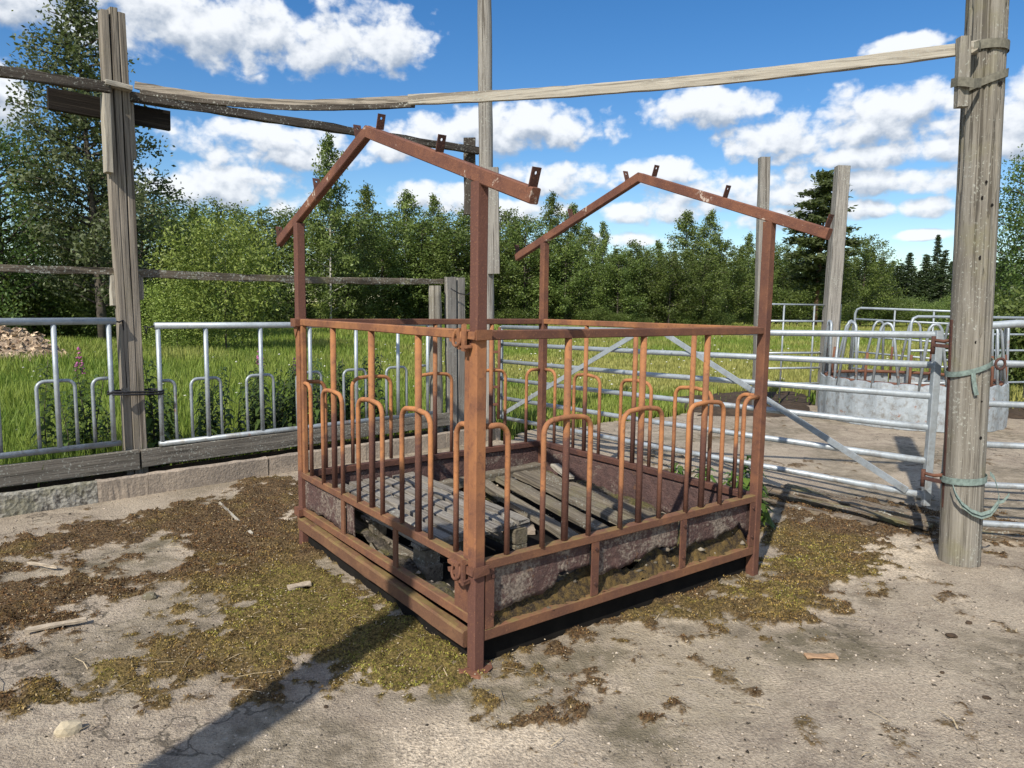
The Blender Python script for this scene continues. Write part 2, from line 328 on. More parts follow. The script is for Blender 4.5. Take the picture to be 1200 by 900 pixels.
def round_post(name, base, top, r0, r1, mat, parent=None, segs=14, n=16, seed=0, jit=.004):
    r = random.Random(seed); M, L = frame_x(base, top, (0, 1, 0)); v = []; f = []
    lob = [1 + r.uniform(-.02, .02) for _ in range(n)] if n < 40 else [1 + .012 * math.sin(k * .35 + seed) + r.uniform(-.003, .003) for k in range(n)]
    cracks = [(r.randrange(n), r.uniform(0, .8), r.uniform(.12, .5), r.uniform(.009, .02)) for _ in range(34 if n >= 40 else 0)]
    for i in range(segs + 1):
        t = i / segs; rr = r0 + (r1 - r0) * t
        for k in range(n):
            q = 2 * math.pi * k / n; R_ = rr * lob[k] + r.uniform(-jit, jit)
            for (ck, c0, cl, cdp) in cracks:
                if (ck + int(2.2 * math.sin(t * 9 + ck))) % n == k and c0 < t < c0 + cl: R_ -= cdp * min(1, 6 * min(t - c0, c0 + cl - t) / cl)
            v.append((t * L, R_ * math.cos(q), R_ * math.sin(q)))
    for i in range(segs):
        for k in range(n): f.append((i * n + k, i * n + (k + 1) % n, (i + 1) * n + (k + 1) % n, (i + 1) * n + k))
    f.append(tuple(range(n - 1, -1, -1))); f.append(tuple(segs * n + k for k in range(n)))
    me = mesh(name, v, f, mat, smooth=True); me.polygons[-1].use_smooth = False; me.polygons[-2].use_smooth = False
    return obj(name, me, M, parent)
def join_vf(parts):
    V = []; F = []
    for v, f in parts:
        o = len(V); V += [tuple(x) for x in v]; F += [tuple(i + o for i in q) for q in f]
    return V, F
def box_vf(c, s):
    cx, cy, cz = c; a, b, d = s[0] / 2, s[1] / 2, s[2] / 2
    v = [(cx + x * a, cy + y * b, cz + z * d) for z in (-1, 1) for y in (-1, 1) for x in (-1, 1)]
    return v, [(0, 2, 3, 1), (4, 5, 7, 6), (0, 1, 5, 4), (2, 6, 7, 3), (0, 4, 6, 2), (1, 3, 7, 5)]

# value noise on numpy arrays
def _h(ix, iy, s):
    n = (ix.astype(np.int64) * 374761393 + iy.astype(np.int64) * 668265263 + s * 974711) & 0x7fffffff
    n = ((n ^ (n >> 13)) * 1274126177) & 0x7fffffff; n = n ^ (n >> 16)
    return (n & 0xffff) / 65535.0
def vnoise(x, y, s=0):
    ix = np.floor(x); iy = np.floor(y); fx = x - ix; fy = y - iy; fx = fx * fx * (3 - 2 * fx); fy = fy * fy * (3 - 2 * fy)
    a = _h(ix, iy, s); b = _h(ix + 1, iy, s); c = _h(ix, iy + 1, s); d = _h(ix + 1, iy + 1, s)
    return (a * (1 - fx) + b * fx) * (1 - fy) + (c * (1 - fx) + d * fx) * fy
def fbm(x, y, sc, oc=4, s=0):
    o = np.zeros_like(x); amp = .5; tot = 0
    for i in range(oc): o += amp * vnoise(x * sc + 17.3 * i, y * sc - 9.1 * i, s + i); tot += amp; amp *= .5; sc *= 2.03
    return o / tot
def sdpoly(px, py, poly):
    """signed distance, positive inside"""
    P = np.array(poly, float); d = np.full(px.shape, 1e9); ins = np.zeros(px.shape, bool); n = len(P)
    for i in range(n):
        a = P[i]; b = P[(i + 1) % n]; e = b - a; wx = px - a[0]; wy = py - a[1]
        t = np.clip((wx * e[0] + wy * e[1]) / (e @ e), 0, 1); d = np.minimum(d, (wx - e[0] * t) ** 2 + (wy - e[1] * t) ** 2)
        c = ((a[1] <= py) != (b[1] <= py)) & (px < (b[0] - a[0]) * (py - a[1]) / (b[1] - a[1] + 1e-12) + a[0]); ins ^= c
    return np.where(ins, 1, -1) * np.sqrt(d)
def smooth(x, a, b):
    t = np.clip((x - a) / (b - a), 0, 1); return t * t * (3 - 2 * t)

# ------------------------------------------------------------------ frames
FX, FY, FYAW, FA, FB = -0.1392, 2.9183, 0.6420, 1.950, 1.976
FM = Matrix.Translation((FX, FY, 0)) @ Matrix.Rotation(FYAW, 4, 'Z')          # feeder frame
BANG = math.atan2(.6831, .7304)
BM = Matrix.Translation((-3.62 - .14 * .6831, 4.969 + .14 * .7304, 0)) @ Matrix.Rotation(BANG, 4, 'Z')   # barrier frame: x along, y away

# ================================================================== SETTING: ground
KA = BM @ Vector((-6, -.14, 0)); KB = BM @ Vector((4.75, -.14, 0))
YARD = [(KA.x, KA.y), (KB.x, KB.y), (.3, 9.05), (1.0, 9.35), (1.9, 9.9), (2.9, 10.6), (4.0, 10.9), (4.6, 11.6), (6.5, 12.0), (8.0, 10.7), (12.5, 9.8), (12.5, -8), (-13, -8)]
POLY = dict(
 brown_left=[(-3.21, 4.39), (-2.85, 4.6), (-2.52, 5.35), (-1.88, 6.26), (-1.34, 4.46), (-1.38, 3.76), (-1.67, 3.7), (-2.06, 3.57), (-2.13, 3.21), (-2.29, 3.09), (-3.0, 3.2)],
 olive_main=[(-1.58, 3.59), (-1.59, 4.37), (-1.33, 4.6), (-0.85, 3.9), (-0.2, 3.18), (-0.07, 2.82), (-0.33, 2.78), (-0.83, 2.83), (-1.36, 2.75), (-1.86, 2.68), (-1.73, 2.99), (-1.61, 3.29)],
 right=[(1.87, 5.27), (2.66, 5.3), (2.28, 4.02), (1.65, 3.69), (1.26, 3.28), (1.08, 3.3), (0.7, 3.48), (1.42, 4.09)],
 gate=[(2.0, 6.3), (3.2, 5.65), (4.3, 4.95), (4.1, 4.45), (2.95, 4.62), (2.25, 4.82), (1.9, 5.3)],
 front=[(0.19, 2.83), (0.4, 3.05), (0.62, 3.02), (0.48, 2.64), (0.37, 2.35), (0.23, 2.42)],
 under=[(-0.13, 2.89), (1.45, 4.19), (0.32, 6.39), (-1.3, 4.46)],
 bare1=[(-2.76, 4.03), (-2.63, 4.41), (-2.3, 4.63), (-2.11, 4.13), (-2.51, 3.95)],
 bare2=[(-2.0, 3.63), (-1.69, 3.75), (-1.47, 3.54), (-1.69, 3.28), (-1.83, 3.03), (-1.99, 2.98)],
 pale1=[(0.16, 2.89), (0.45, 3.5), (1.07, 3.28), (1.39, 3.08), (1.02, 2.66), (0.53, 2.53)],
 pale2=[(1.97, 4.43), (2.63, 4.99), (2.81, 4.63), (2.51, 4.16), (1.98, 4.01)],
 pale3=[(-2.3, 5.19), (-1.83, 6.06), (-1.41, 5.0), (-1.68, 4.62)],
 pale4=[(-0.41, 2.62), (0.09, 2.82), (0.32, 2.37), (-0.1, 2.2), (-0.44, 2.2)],
 dark1=[(-0.02, 2.89), (0.39, 3.35), (0.66, 3.06), (0.37, 2.83), (0.15, 2.63)],
 dark3=[(-.6, 2.75), (-.1, 2.85), (.3, 2.75), (.2, 2.55), (-.3, 2.5)], dark4=[(.9, 3.2), (1.6, 3.4), (1.75, 3.1), (1.2, 2.9)], dark5=[(-2.7, 4.0), (-2.2, 4.5), (-1.9, 4.2), (-2.4, 3.8)], dark6=[(.25, 2.55), (.5, 2.75), (.62, 2.5), (.4, 2.3)])
def sd(name, x, y): return sdpoly(x, y, POLY[name])
def moss_fields(x, y):
    """moss cover (0..1) and tone (0 brown .. 1 green)"""
    wx = (fbm(x, y, 3.1, 4, 11) - .5) * .55; wy = (fbm(x, y, 3.1, 4, 31) - .5) * .55
    X = x + wx; Y = y + wy
    cov = np.full(x.shape, -1.0)
    for nm, off, am in (('brown_left', .14, 1), ('olive_main', .16, 1), ('right', .05, 1), ('gate', -.02, .9), ('front', -.14, .5), ('under', .1, .9)):
        cov = np.maximum(cov, (sd(nm, X, Y) + off) * am)
    cov = np.minimum(cov, -sd('bare1', X, Y) + .04); cov = np.minimum(cov, -sd('bare2', X, Y) - .0)
    n1 = fbm(x, y, 9, 5, 3); n2 = fbm(x, y, 2.1, 3, 8)
    n3 = fbm(x, y, 24, 4, 41)
    c = smooth(cov + (n1 - .5) * .75 + (n2 - .5) * .35 + (n3 - .5) * .5, -.05, .20)
    c = np.maximum(c, .55 * smooth(n1 * .6 + n2 * .4, .62, .70) * smooth(y, 2.0, 2.6))
    tone = smooth(sd('olive_main', x, y), -.5, .35) * .55 + .55 * smooth(sd('right', x, y), -.3, .2)
    dF = np.hypot(x + .35, y - 3.05); tone = tone + .8 * np.exp(-(dF / .42) ** 2) + .4 * np.exp(-(np.hypot(x + .95, y - 3.7) / .5) ** 2)
    tone = np.clip(tone + (fbm(x, y, 4, 4, 55) - .5) * 1.1 + (fbm(x, y, 11, 4, 56) - .5) * .9, 0, 1)
    tone = tone - .8 * smooth(sd('gate', x, y), -.1, .15); tone = np.clip(tone, 0, 1)
    return c, tone

ys = np.concatenate([np.linspace(-8, 1.5, 14)[:-1], 1.6 * np.exp(np.arange(0, 405) * .0050), ]); ys = ys[ys < 12.3]
xs = np.concatenate([np.linspace(-13, -4.6, 22)[:-1], np.arange(-4.6, 4.0, .0195), np.linspace(4.0, 12.5, 60)])
GX, GY = np.meshgrid(xs, ys); gx = GX.ravel(); gy = GY.ravel()
mc, mt = moss_fields(gx, gy)
hz = mc * (.002 + .020 * smooth(fbm(gx, gy, 8, 3, 6), .4, .7) + .024 * fbm(gx, gy, 20, 3, 5) * smooth(fbm(gx, gy, 34, 2, 77), .3, .65)) + (fbm(gx, gy, 1.1, 3, 60) - .5) * .012 + (fbm(gx, gy, 30, 2, 61) - .5) * .003
inside = sdpoly(gx, gy, YARD); edge = inside + (fbm(gx, gy, 2.3, 4, 91) - .5) * .5
kerb_side = np.array([(BM.inverted() @ Vector((a, b, 0))).y for a, b in ((0, 0),)])
bs, bc = math.sin(BANG), math.cos(BANG); lx = (gx - BM[0][3]) * bc + (gy - BM[1][3]) * bs; ly = -(gx - BM[0][3]) * bs + (gy - BM[1][3]) * bc
keep = np.where((ly > -.35) & (lx < 4.75), ly < -.10, edge > 0)
nx, ny = len(xs), len(ys); idx = np.arange(nx * ny).reshape(ny, nx)
quad = np.stack([idx[:-1, :-1], idx[:-1, 1:], idx[1:, 1:], idx[1:, :-1]], -1).reshape(-1, 4)
quad = quad[keep[quad].all(1)]
used = np.unique(quad); remap = np.full(nx * ny, -1); remap[used] = np.arange(len(used))
yv = np.stack([gx[used], gy[used], hz[used]], -1)
def ground_mat():
    m, t, b = new_mat('mossy_concrete'); geo = t.n('ShaderNodeNewGeometry'); p = geo.outputs['Position']
    A = lambda nm: t.n('ShaderNodeAttribute', attribute_name=nm).outputs['Fac']
    n1 = t.noise(p, 2.2, 6, .62, .3); n2 = t.noise(p, 26, 6, .65); n3 = t.noise(p, 190, 3, .6)
    vor = t.n('ShaderNodeTexVoronoi', {'Vector': p, 'Scale': 95.0}); vor2 = t.n('ShaderNodeTexVoronoi', {'Vector': p, 'Scale': 38.0})
    n4 = t.noise(p, 9, 8, .7, .3); n5 = t.noise(p, 75, 4, .7)
    c = t.mix(t.ramp(n1, .32, .68), (.46, .39, .295), (.32, .265, .20))
    c = t.mix(t.math('MULTIPLY', t.ramp(n4, .42, .66), .7), c, (.20, .16, .125))
    c = t.mix(t.math('MULTIPLY', t.ramp(n2, .47, .72), .45), c, (.17, .135, .105))
    c = t.mix(t.math('MULTIPLY', t.ramp(n5, .50, .68), .55), c, (.58, .48, .37))
    c = t.mix(t.math('MULTIPLY', t.ramp(n5, .44, .30), .6), c, (.10, .085, .07))
    c = t.mix(t.math('MULTIPLY', t.ramp(vor.outputs['Distance'], .30, .14), t.math('MULTIPLY', t.ramp(n2, .35, .6), .6)), c, (.56, .49, .41))
    c = t.mix(t.math('MULTIPLY', t.ramp(vor2.outputs['Distance'], .17, .08), t.math('MULTIPLY', t.ramp(n3, .4, .6), .75)), c, (.075, .062, .05))
    pl = t.math('MULTIPLY', A('pale'), t.ramp(t.math('ADD', n4, t.math('MULTIPLY', t.math('SUBTRACT', n5, .5), .6)), .38, .56)); c = t.mix(t.math('MULTIPLY', pl, .9), c, t.mix(t.ramp(n5, .35, .65), (.50, .41, .30), (.78, .66, .50)))
    dk = t.math('MULTIPLY', A('dark'), t.ramp(t.math('ADD', n4, t.math('MULTIPLY', t.math('SUBTRACT', n5, .5), .6)), .34, .56)); c = t.mix(t.math('MULTIPLY', dk, .8), c, (.115, .10, .06))
    crk = t.n('ShaderNodeTexVoronoi', {'Vector': t.vmath('ADD', p, t.n('ShaderNodeTexNoise', {'Vector': p, 'Scale': 3.0, 'Detail': 5.0}).outputs['Color']), 'Scale': .42}, feature='DISTANCE_TO_EDGE'); ck = t.ramp(crk.outputs['Distance'], .006, .001); c = t.mix(t.math('MULTIPLY', ck, .7), c, (.07, .06, .045))
    mossf = t.math('MULTIPLY_ADD', t.math('SUBTRACT', t.math('MULTIPLY_ADD', n5, .5, t.math('MULTIPLY', n2, .5)), .5), 2.6, A('moss')); mf = t.ramp(mossf, .22, .62)
    mcol = t.mix(A('tone'), t.mix(t.ramp(n5, .36, .66), (.045, .03, .018), (.20, .135, .07)), t.mix(t.ramp(n5, .36, .66), (.07, .055, .02), (.25, .185, .065)))
    c = t.mix(mf, c, mcol)
    t.set(b.inputs['Base Color'], c); b.inputs['Roughness'].default_value = .93; b.inputs['Specular IOR Level'].default_value = .15
    h = t.math('ADD', t.math('MULTIPLY', n2, .9), t.math('ADD', t.math('MULTIPLY', n3, .5), t.math('ADD', t.math('MULTIPLY', vor.outputs['Distance'], .35), n5)))
    bump(t, b, h, .011, 1.0); return m
ym = mesh('concrete_yard', yv, remap[quad], ground_mat(), smooth=True)
def set_attr(me, nm, val): a = me.attributes.new(nm, 'FLOAT', 'POINT'); a.data.foreach_set('value', val.astype(np.float32))
ux, uy = gx[used], gy[used]; wob = (fbm(ux, uy, 4, 4, 21) - .5) * .5
pale = np.zeros(len(ux))
for nm in ('pale1', 'pale2', 'pale3', 'pale4'): pale = np.maximum(pale, smooth(sd(nm, ux, uy) + wob, -.12, .12))
pale = np.maximum(pale, .35 * smooth(fbm(ux, uy, 1.7, 4, 29), .5, .65)); pale *= 1 - .8 * smooth(uy, 7, 8)
set_attr(ym, 'moss', mc[used]); set_attr(ym, 'tone', mt[used]); set_attr(ym, 'pale', pale)
dk_ = np.zeros(len(ux))
for nm in ('dark1', 'dark3', 'dark4', 'dark5', 'dark6'): dk_ = np.maximum(dk_, smooth(sd(nm, ux, uy) + wob, -.12, .12))
set_attr(ym, 'dark', np.maximum(dk_, .6 * smooth(fbm(ux, uy, 1.3, 4, 44), .52, .66)))
tagp(obj('concrete_yard', ym), 'weathered grey brown concrete yard with moss patches', None, None, 'structure')

# moss tufts and gravel on the yard
def scatter(n, ymax=7.0, ymin=1.9):
    u = rng.random(n); y = 1 / (1 / ymin + u * (1 / ymax - 1 / ymin)); x = (rng.random(n) * 2 - 1) * (y * .78 + .5); return x, y
def blades(cx, cy, cz, h, w, lean, col, ang=None):
    n = len(cx); a = rng.random(n) * 2 * np.pi if ang is None else ang; lx_ = np.cos(a) * lean; ly_ = np.sin(a) * lean
    b = a + np.pi / 2 + rng.normal(0, .5, n); wx = np.cos(b) * w / 2; wy = np.sin(b) * w / 2
    V = np.zeros((n, 5, 3)); V[:, 0] = np.stack([cx - wx, cy - wy, cz], -1); V[:, 1] = np.stack([cx + wx, cy + wy, cz], -1)
    mx, my, mz = cx + lx_ * .35, cy + ly_ * .35, cz + h * .62
    V[:, 2] = np.stack([mx + wx * .75, my + wy * .75, mz], -1); V[:, 3] = np.stack([mx - wx * .75, my - wy * .75, mz], -1); V[:, 4] = np.stack([cx + lx_, cy + ly_, cz + h], -1)
    base = np.arange(n)[:, None] * 5; F = np.concatenate([base + np.array([[0, 1, 2]]), base + np.array([[0, 2, 3]]), base + np.array([[3, 2, 4]])], 0)
    return V.reshape(-1, 3), F, np.repeat(col, 5, 0)
tx, ty = scatter(560000); c_, t_ = moss_fields(tx, ty); ok = rng.random(len(tx)) < smooth(c_, .5, 1.0) * .85; ok &= sdpoly(tx, ty, YARD) > .02
tx, ty, t_ = tx[ok], ty[ok], t_[ok]
n = len(tx); tzz = .001 + .020 * smooth(fbm(tx, ty, 8, 3, 6), .4, .7) + .022 * fbm(tx, ty, 20, 3, 5) * smooth(fbm(tx, ty, 34, 2, 77), .3, .65)
pa = np.array([.135, .074, .036]); pb = np.array([.245, .175, .055]); pc = np.array([.21, .205, .045])
tt = np.clip(t_ + rng.normal(0, .15, n), 0, 1)[:, None]; clump = (.45 + 1.1 * fbm(tx, ty, 13, 4, 87))[:, None]; clump = clump * np.where(fbm(tx, ty, 20, 3, 88) < .40, .5, 1)[:, None]; colm = np.where(tt < .6, pa + (pb - pa) * tt / .6, pb + (pc - pb) * (tt - .6) / .4) * (rng.random((n, 1)) * .9 + .55) * clump
dry = rng.random(n) < .09; colm[dry] = np.array([.36, .27, .14]) * (rng.random((dry.sum(), 1)) * .6 + .6)
v, f, c = blades(tx, ty, tzz, (.003 + .006 * rng.random(n)) * (.7 + .1 * ty), .0022 + .003 * rng.random(n) + .0007 * ty, .013 * rng.random(n), colm)
tagp(obj('moss', mesh('moss', v, f, M_MOSS, col=c)), 'olive and brown moss carpeting parts of the concrete', None, None, 'stuff')
def pebbles(x, y, z, s, col, flat=.55):
    n = len(x); base = np.array([(1, 0, 0), (-1, 0, 0), (0, 1, 0), (0, -1, 0), (0, 0, 1), (0, 0, -1)], float)
    V = base[None] * s[:, None, None] * (1 + rng.normal(0, .28, (n, 6, 1))); V[:, :, 2] *= flat
    a = rng.random(n) * 6.28; ca, sa = np.cos(a)[:, None], np.sin(a)[:, None]; X = V[:, :, 0] * ca - V[:, :, 1] * sa; Y = V[:, :, 0] * sa + V[:, :, 1] * ca
    V = np.stack([X + x[:, None], Y + y[:, None], V[:, :, 2] + z[:, None] + s[:, None] * flat * .3], -1)
    F = np.array([(0, 2, 4), (2, 1, 4), (1, 3, 4), (3, 0, 4), (2, 0, 5), (1, 2, 5), (3, 1, 5), (0, 3, 5)]); F = (np.arange(n)[:, None, None] * 6 + F[None]).reshape(-1, 3)
    return V.reshape(-1, 3), F, np.repeat(col, 6, 0)
px, py = scatter(20000, 6.5); ok = (sdpoly(px, py, YARD) > .05) & (rng.random(len(px)) < .35 + .65 * smooth(fbm(px, py, 1.5, 3, 71), .42, .62)); px, py = px[ok], py[ok]; n = len(px)
s_ = .0016 + .0075 * rng.random(n) ** 5 + .0003 * py; colp = np.array([.42, .36, .29]) * (rng.random((n, 1)) * 1.0 + .35); dk = rng.random(n) < .25; colp[dk] *= .22
v, f, c = pebbles(px, py, np.zeros(n), s_, colp)
tagp(obj('gravel', mesh('gravel', v, f, M_GRAVEL, col=c)), 'loose grit and small stones scattered on the concrete', None, None, 'stuff')

tx, ty = scatter(15000, 6.6); c_, t_ = moss_fields(tx, ty); ok = (c_ > .35) & (sdpoly(tx, ty, YARD) > .03); tx, ty = tx[ok], ty[ok]; n = len(tx)
v, f, c = pebbles(tx, ty, .010 + .010 * rng.random(n), .0016 + .003 * rng.random(n) ** 2 + .0005 * ty, np.array([.52, .43, .31]) * (rng.random((n, 1)) * 1.0 + .2), .5)
tagp(obj('pale_flecks', mesh('pale_flecks', v, f, M_GRAVEL, col=c)), 'pale flecks and crumbs lying in the moss', None, None, 'stuff')
tx, ty = scatter(330, 6.6); ok = (sdpoly(tx, ty, YARD) > .05) & (rng.random(len(tx)) < .25 + .75 * smooth(moss_fields(tx, ty)[0], .2, .6)); tx, ty = tx[ok], ty[ok]; n = len(tx)
a = rng.random(n) * 6.28; L = .02 + .06 * rng.random(n) ** 2; w = .0008 + .0004 * ty; dx, dy = np.cos(a) * L, np.sin(a) * L; z0 = .014 + .012 * rng.random(n); bnd = rng.normal(0, .12, n) * L
V = np.zeros((n, 6, 3)); 
for k, (q, b_) in enumerate(((-1, 0), (0, 1), (1, 0))):
    cx = tx + dx * q - np.sin(a) * bnd * b_; cy = ty + dy * q + np.cos(a) * bnd * b_
    V[:, k * 2] = np.stack([cx - np.sin(a) * w, cy + np.cos(a) * w, z0 + .003 * b_], -1); V[:, k * 2 + 1] = np.stack([cx + np.sin(a) * w, cy - np.cos(a) * w, z0 + .003 * b_], -1)
F = (np.arange(n)[:, None, None] * 6 + np.array([[0, 1, 3, 2], [2, 3, 5, 4]])[None]).reshape(-1, 4)
tagp(obj('straw_litter', mesh('straw_litter', V.reshape(-1, 3), F, M_GRAVEL, col=np.repeat(np.array([.50, .40, .25]) * (rng.random((n, 1)) * .8 + .4), 6, 0))), 'bits of old straw scattered over the yard', None, None, 'stuff')
# meadow ground out to the horizon
def meadow_mat():
    m, t, b = new_mat('meadow_soil'); p = t.n('ShaderNodeNewGeometry').outputs['Position']; n1 = t.noise(p, .22, 6, .6, .5); n2 = t.noise(p, 3.5, 6, .65); n3 = t.noise(p, 30, 4, .6)
    c = t.mix(t.ramp(n1, .35, .65), (.22, .28, .05), (.34, .33, .09)); c = t.mix(t.math('MULTIPLY', t.ramp(n2, .4, .7), .6), c, (.11, .155, .03)); c = t.mix(t.math('MULTIPLY', t.ramp(n3, .5, .7), .4), c, (.33, .30, .12))
    t.set(b.inputs['Base Color'], c); b.inputs['Roughness'].default_value = 1; b.inputs['Specular IOR Level'].default_value = 0; bump(t, b, t.math('ADD', n2, n3), .12, 1); return m
mx = np.concatenate([np.linspace(-600, -42, 12)[:-1], np.linspace(-42, 62, 140), np.linspace(62, 600, 12)[1:]]); my = np.concatenate([[-150, -60, -20], np.linspace(-8, 72, 120), np.linspace(78, 900, 14)])
MX, MY = np.meshgrid(mx, my); mzv = -.06 + (fbm(MX, MY, .15, 3, 12) - .5) * .16 * smooth(MY, 12, 22); mzv = mzv.ravel()
iy, ix = len(my), len(mx); id2 = np.arange(ix * iy).reshape(iy, ix); q2 = np.stack([id2[:-1, :-1], id2[:-1, 1:], id2[1:, 1:], id2[1:, :-1]], -1).reshape(-1, 4)
tagp(obj('meadow_ground', mesh('meadow_ground', np.stack([MX.ravel(), MY.ravel(), mzv], -1), q2, meadow_mat(), True)), 'green meadow ground stretching to the woods', None, None, 'structure')
# dark churned soil beside the ring feeder
def patch(name, poly, z, amp, mat, label, step=.06, sc=6):
    P = np.array(poly); x = np.arange(P[:, 0].min() - .3, P[:, 0].max() + .3, step); y = np.arange(P[:, 1].min() - .3, P[:, 1].max() + .3, step); X, Y = np.meshgrid(x, y); X, Y = X.ravel(), Y.ravel()
    d = sdpoly(X, Y, poly) + (fbm(X, Y, 1.8, 4, 17) - .5) * .5; Z = z + smooth(d, 0, .4) * amp * (.3 + fbm(X, Y, sc, 4, 19)) - .05 * smooth(-d, -.02, .1)
    k = d > -.05; I = np.arange(len(X)).reshape(len(y), len(x)); q = np.stack([I[:-1, :-1], I[:-1, 1:], I[1:, 1:], I[1:, :-1]], -1).reshape(-1, 4); q = q[k[q].all(1)]
    return tagp(obj(name, mesh(name, np.stack([X, Y, Z], -1), q, mat, True)), label, None, None, 'structure')
patch('bare_soil', [(2.6, 10.2), (3.4, 10.2), (4.5, 10.4), (4.9, 11.8), (5.4, 13.2), (4.0, 13.4), (2.8, 12.4)], -.0, .07, M_SOIL, 'dark churned soil beside the ring feeder')
patch('soil_verge', [(7.0, 10.5), (9, 9.9), (13, 9.3), (13, 11.5), (8, 12)], -.0, .07, M_SOIL, 'dark soil verge along the far edge of the concrete')
# earth bank added behind the barrier boards to keep the gap below dark
bk = [(-7, .06, -.05), (4.9, .06, -.05), (-7, .08, .16), (4.9, .08, .16), (-7, .7, .10), (4.9, .7, .10), (-7, 1.6, -.08), (4.9, 1.6, -.08)]
tagp(obj('added_bank', mesh('added_bank', bk, [(0, 1, 3, 2), (2, 3, 5, 4), (4, 5, 7, 6)], M_SOIL), BM), 'added earth bank that keeps the gap below the barrier boards dark', None, None, 'structure')

# kerb of concrete stones
def kerb_mat():
    m, t, b = new_mat('rough_kerb_concrete'); v, rnd = obj_coords(t); n1 = t.noise(v, 3, 6, .6); n2 = t.noise(v, 40, 6, .65); vor = t.n('ShaderNodeTexVoronoi', {'Vector': v, 'Scale': 55.0})
    c = t.mix(t.ramp(n1, .35, .65), (.42, .345, .265), (.27, .225, .18)); c = t.mix(t.math('MULTIPLY', t.ramp(n2, .48, .7), .6), c, (.16, .135, .11)); c = t.mix(t.math('MULTIPLY', t.ramp(vor.outputs['Distance'], .3, .1), .4), c, (.52, .46, .38))
    t.set(b.inputs['Base Color'], c); b.inputs['Roughness'].default_value = .95; bump(t, b, t.math('ADD', n2, t.math('MULTIPLY', vor.outputs['Distance'], .4)), .006, .9); return m
def lichen_kerb_mat():
    m, t, b = new_mat('pebbly_lichen_concrete'); v, rnd = obj_coords(t); n1 = t.noise(v, 28, 6, .6); vor = t.n('ShaderNodeTexVoronoi', {'Vector': v, 'Scale': 34.0})
    c = t.mix(t.ramp(n1, .34, .56), (.10, .09, .075), (.35, .335, .29)); c = t.mix(t.math('MULTIPLY', t.ramp(t.noise(v, 5, 5, .6), .45, .65), .6), c, (.20, .19, .12)); t.set(b.inputs['Base Color'], c); b.inputs['Roughness'].default_value = .95; bump(t, b, t.math('ADD', n1, t.math('MULTIPLY', vor.outputs['Distance'], .6)), .014, 1); return m
M_KERB = kerb_mat(); M_KERBL = lichen_kerb_mat()
kerb = tagp(put(bpy.data.objects.new('kerb', None), BM), 'low concrete kerb along the feed barrier', None, None, 'structure')
for i in range(-6, 5):
    s0 = -.01 + i * 1.0; s1 = min(s0 + .994, 4.78)
    if i == 0: spl = [(s0, .62, M_KERBL), (.62, s1, M_KERB)]
    elif i == -1: spl = [(s0, s1, M_KERBL)]
    else: spl = [(s0, s1, M_KERB)]
    for (a, b_, mt_) in spl:
        beam('kerb_stone', (a, -.1125, .075 - .02), (b_, -.1125, .075 - .02), .055, .23, mt_, kerb, fr=BM, segs=14, jit=.004, seed=i + 50, ch=.012)

# ================================================================== feed barrier, its posts, boards and rails
def feed_barrier(label, s0, s1, z0, z1, ups, halfL, halfR, group):
    th = thing('feed_barrier', label, 'feed barrier', BM @ Matrix.Translation((s0, .02, z0)), group)
    tube('top_rail', [(s0, .02, z1), ((s0 + s1) / 2, .02, z1 - .006), (s1, .02, z1)], .027, M_GALV, th, 12, BM)
    tube('bottom_rail', [(s0, .02, z0), (s1, .02, z0)], .023, M_GALVW, th, 10, BM)
    hz_ = z0 + .52; hw = .125; r = .055
    for s in ups: tube('upright', [(s, .02, z0 + .02), (s, .022, (z0 + z1) / 2), (s, .02, z1 - .022)], .0185, M_GALV, th, 10, BM)
    def hoop(a, b):
        lo = z0 + .02; pts = []
        if a is not None: pts += [(a, .045, lo), (a, .05, lo + .25), (a, .05, hz_ - r)] + [tuple(p) for p in arc((a + r, .05, hz_ - r), r, math.pi, math.pi / 2, 5)[1:]]
        else: pts += [(b[1], .05, hz_)]
        if not isinstance(b, tuple): pts += [tuple(p) for p in arc((b - r, .05, hz_ - r), r, math.pi / 2, 0, 5)] + [(b, .05, lo + .25), (b, .045, lo)]
        else: pts += [(b[0], .05, hz_)]
        tube('hoop', pts, .0135, M_GALVW, th, 8, BM)
    for s in ups[1:-1]: hoop(s - hw, s + hw)
    if halfL: lo = z0 + .02; s = ups[0]; tube('half_hoop', [(s + .01, .05, hz_)] + [tuple(p) for p in arc((s + hw - r, .05, hz_ - r), r, math.pi / 2, 0, 5)] + [(s + hw, .05, lo + .2), (s + hw, .045, lo)], .0135, M_GALVW, th, 8, BM)
    if halfR: lo = z0 + .02; s = ups[-1]; tube('half_hoop', [(s - .01, .05, hz_)] + [tuple(p) for p in arc((s - hw + r, .05, hz_ - r), r, math.pi / 2, math.pi, 5)] + [(s - hw, .05, lo + .2), (s - hw, .045, lo)], .0135, M_GALVW, th, 8, BM)
    return th
feed_barrier('galvanised tombstone feed barrier left of the plank post', -2.4, .84, .415, 1.385, [-2.1, -1.55, -1.05, -.56, -.07, .42, .79], False, True, 'galvanised feed barrier sections')
feed_barrier('galvanised tombstone feed barrier between plank post and short post', 1.125, 3.93, .37, 1.345, [1.15, 1.53, 2.01, 2.49, 2.985, 3.48, 3.86], True, True, 'galvanised feed barrier sections')

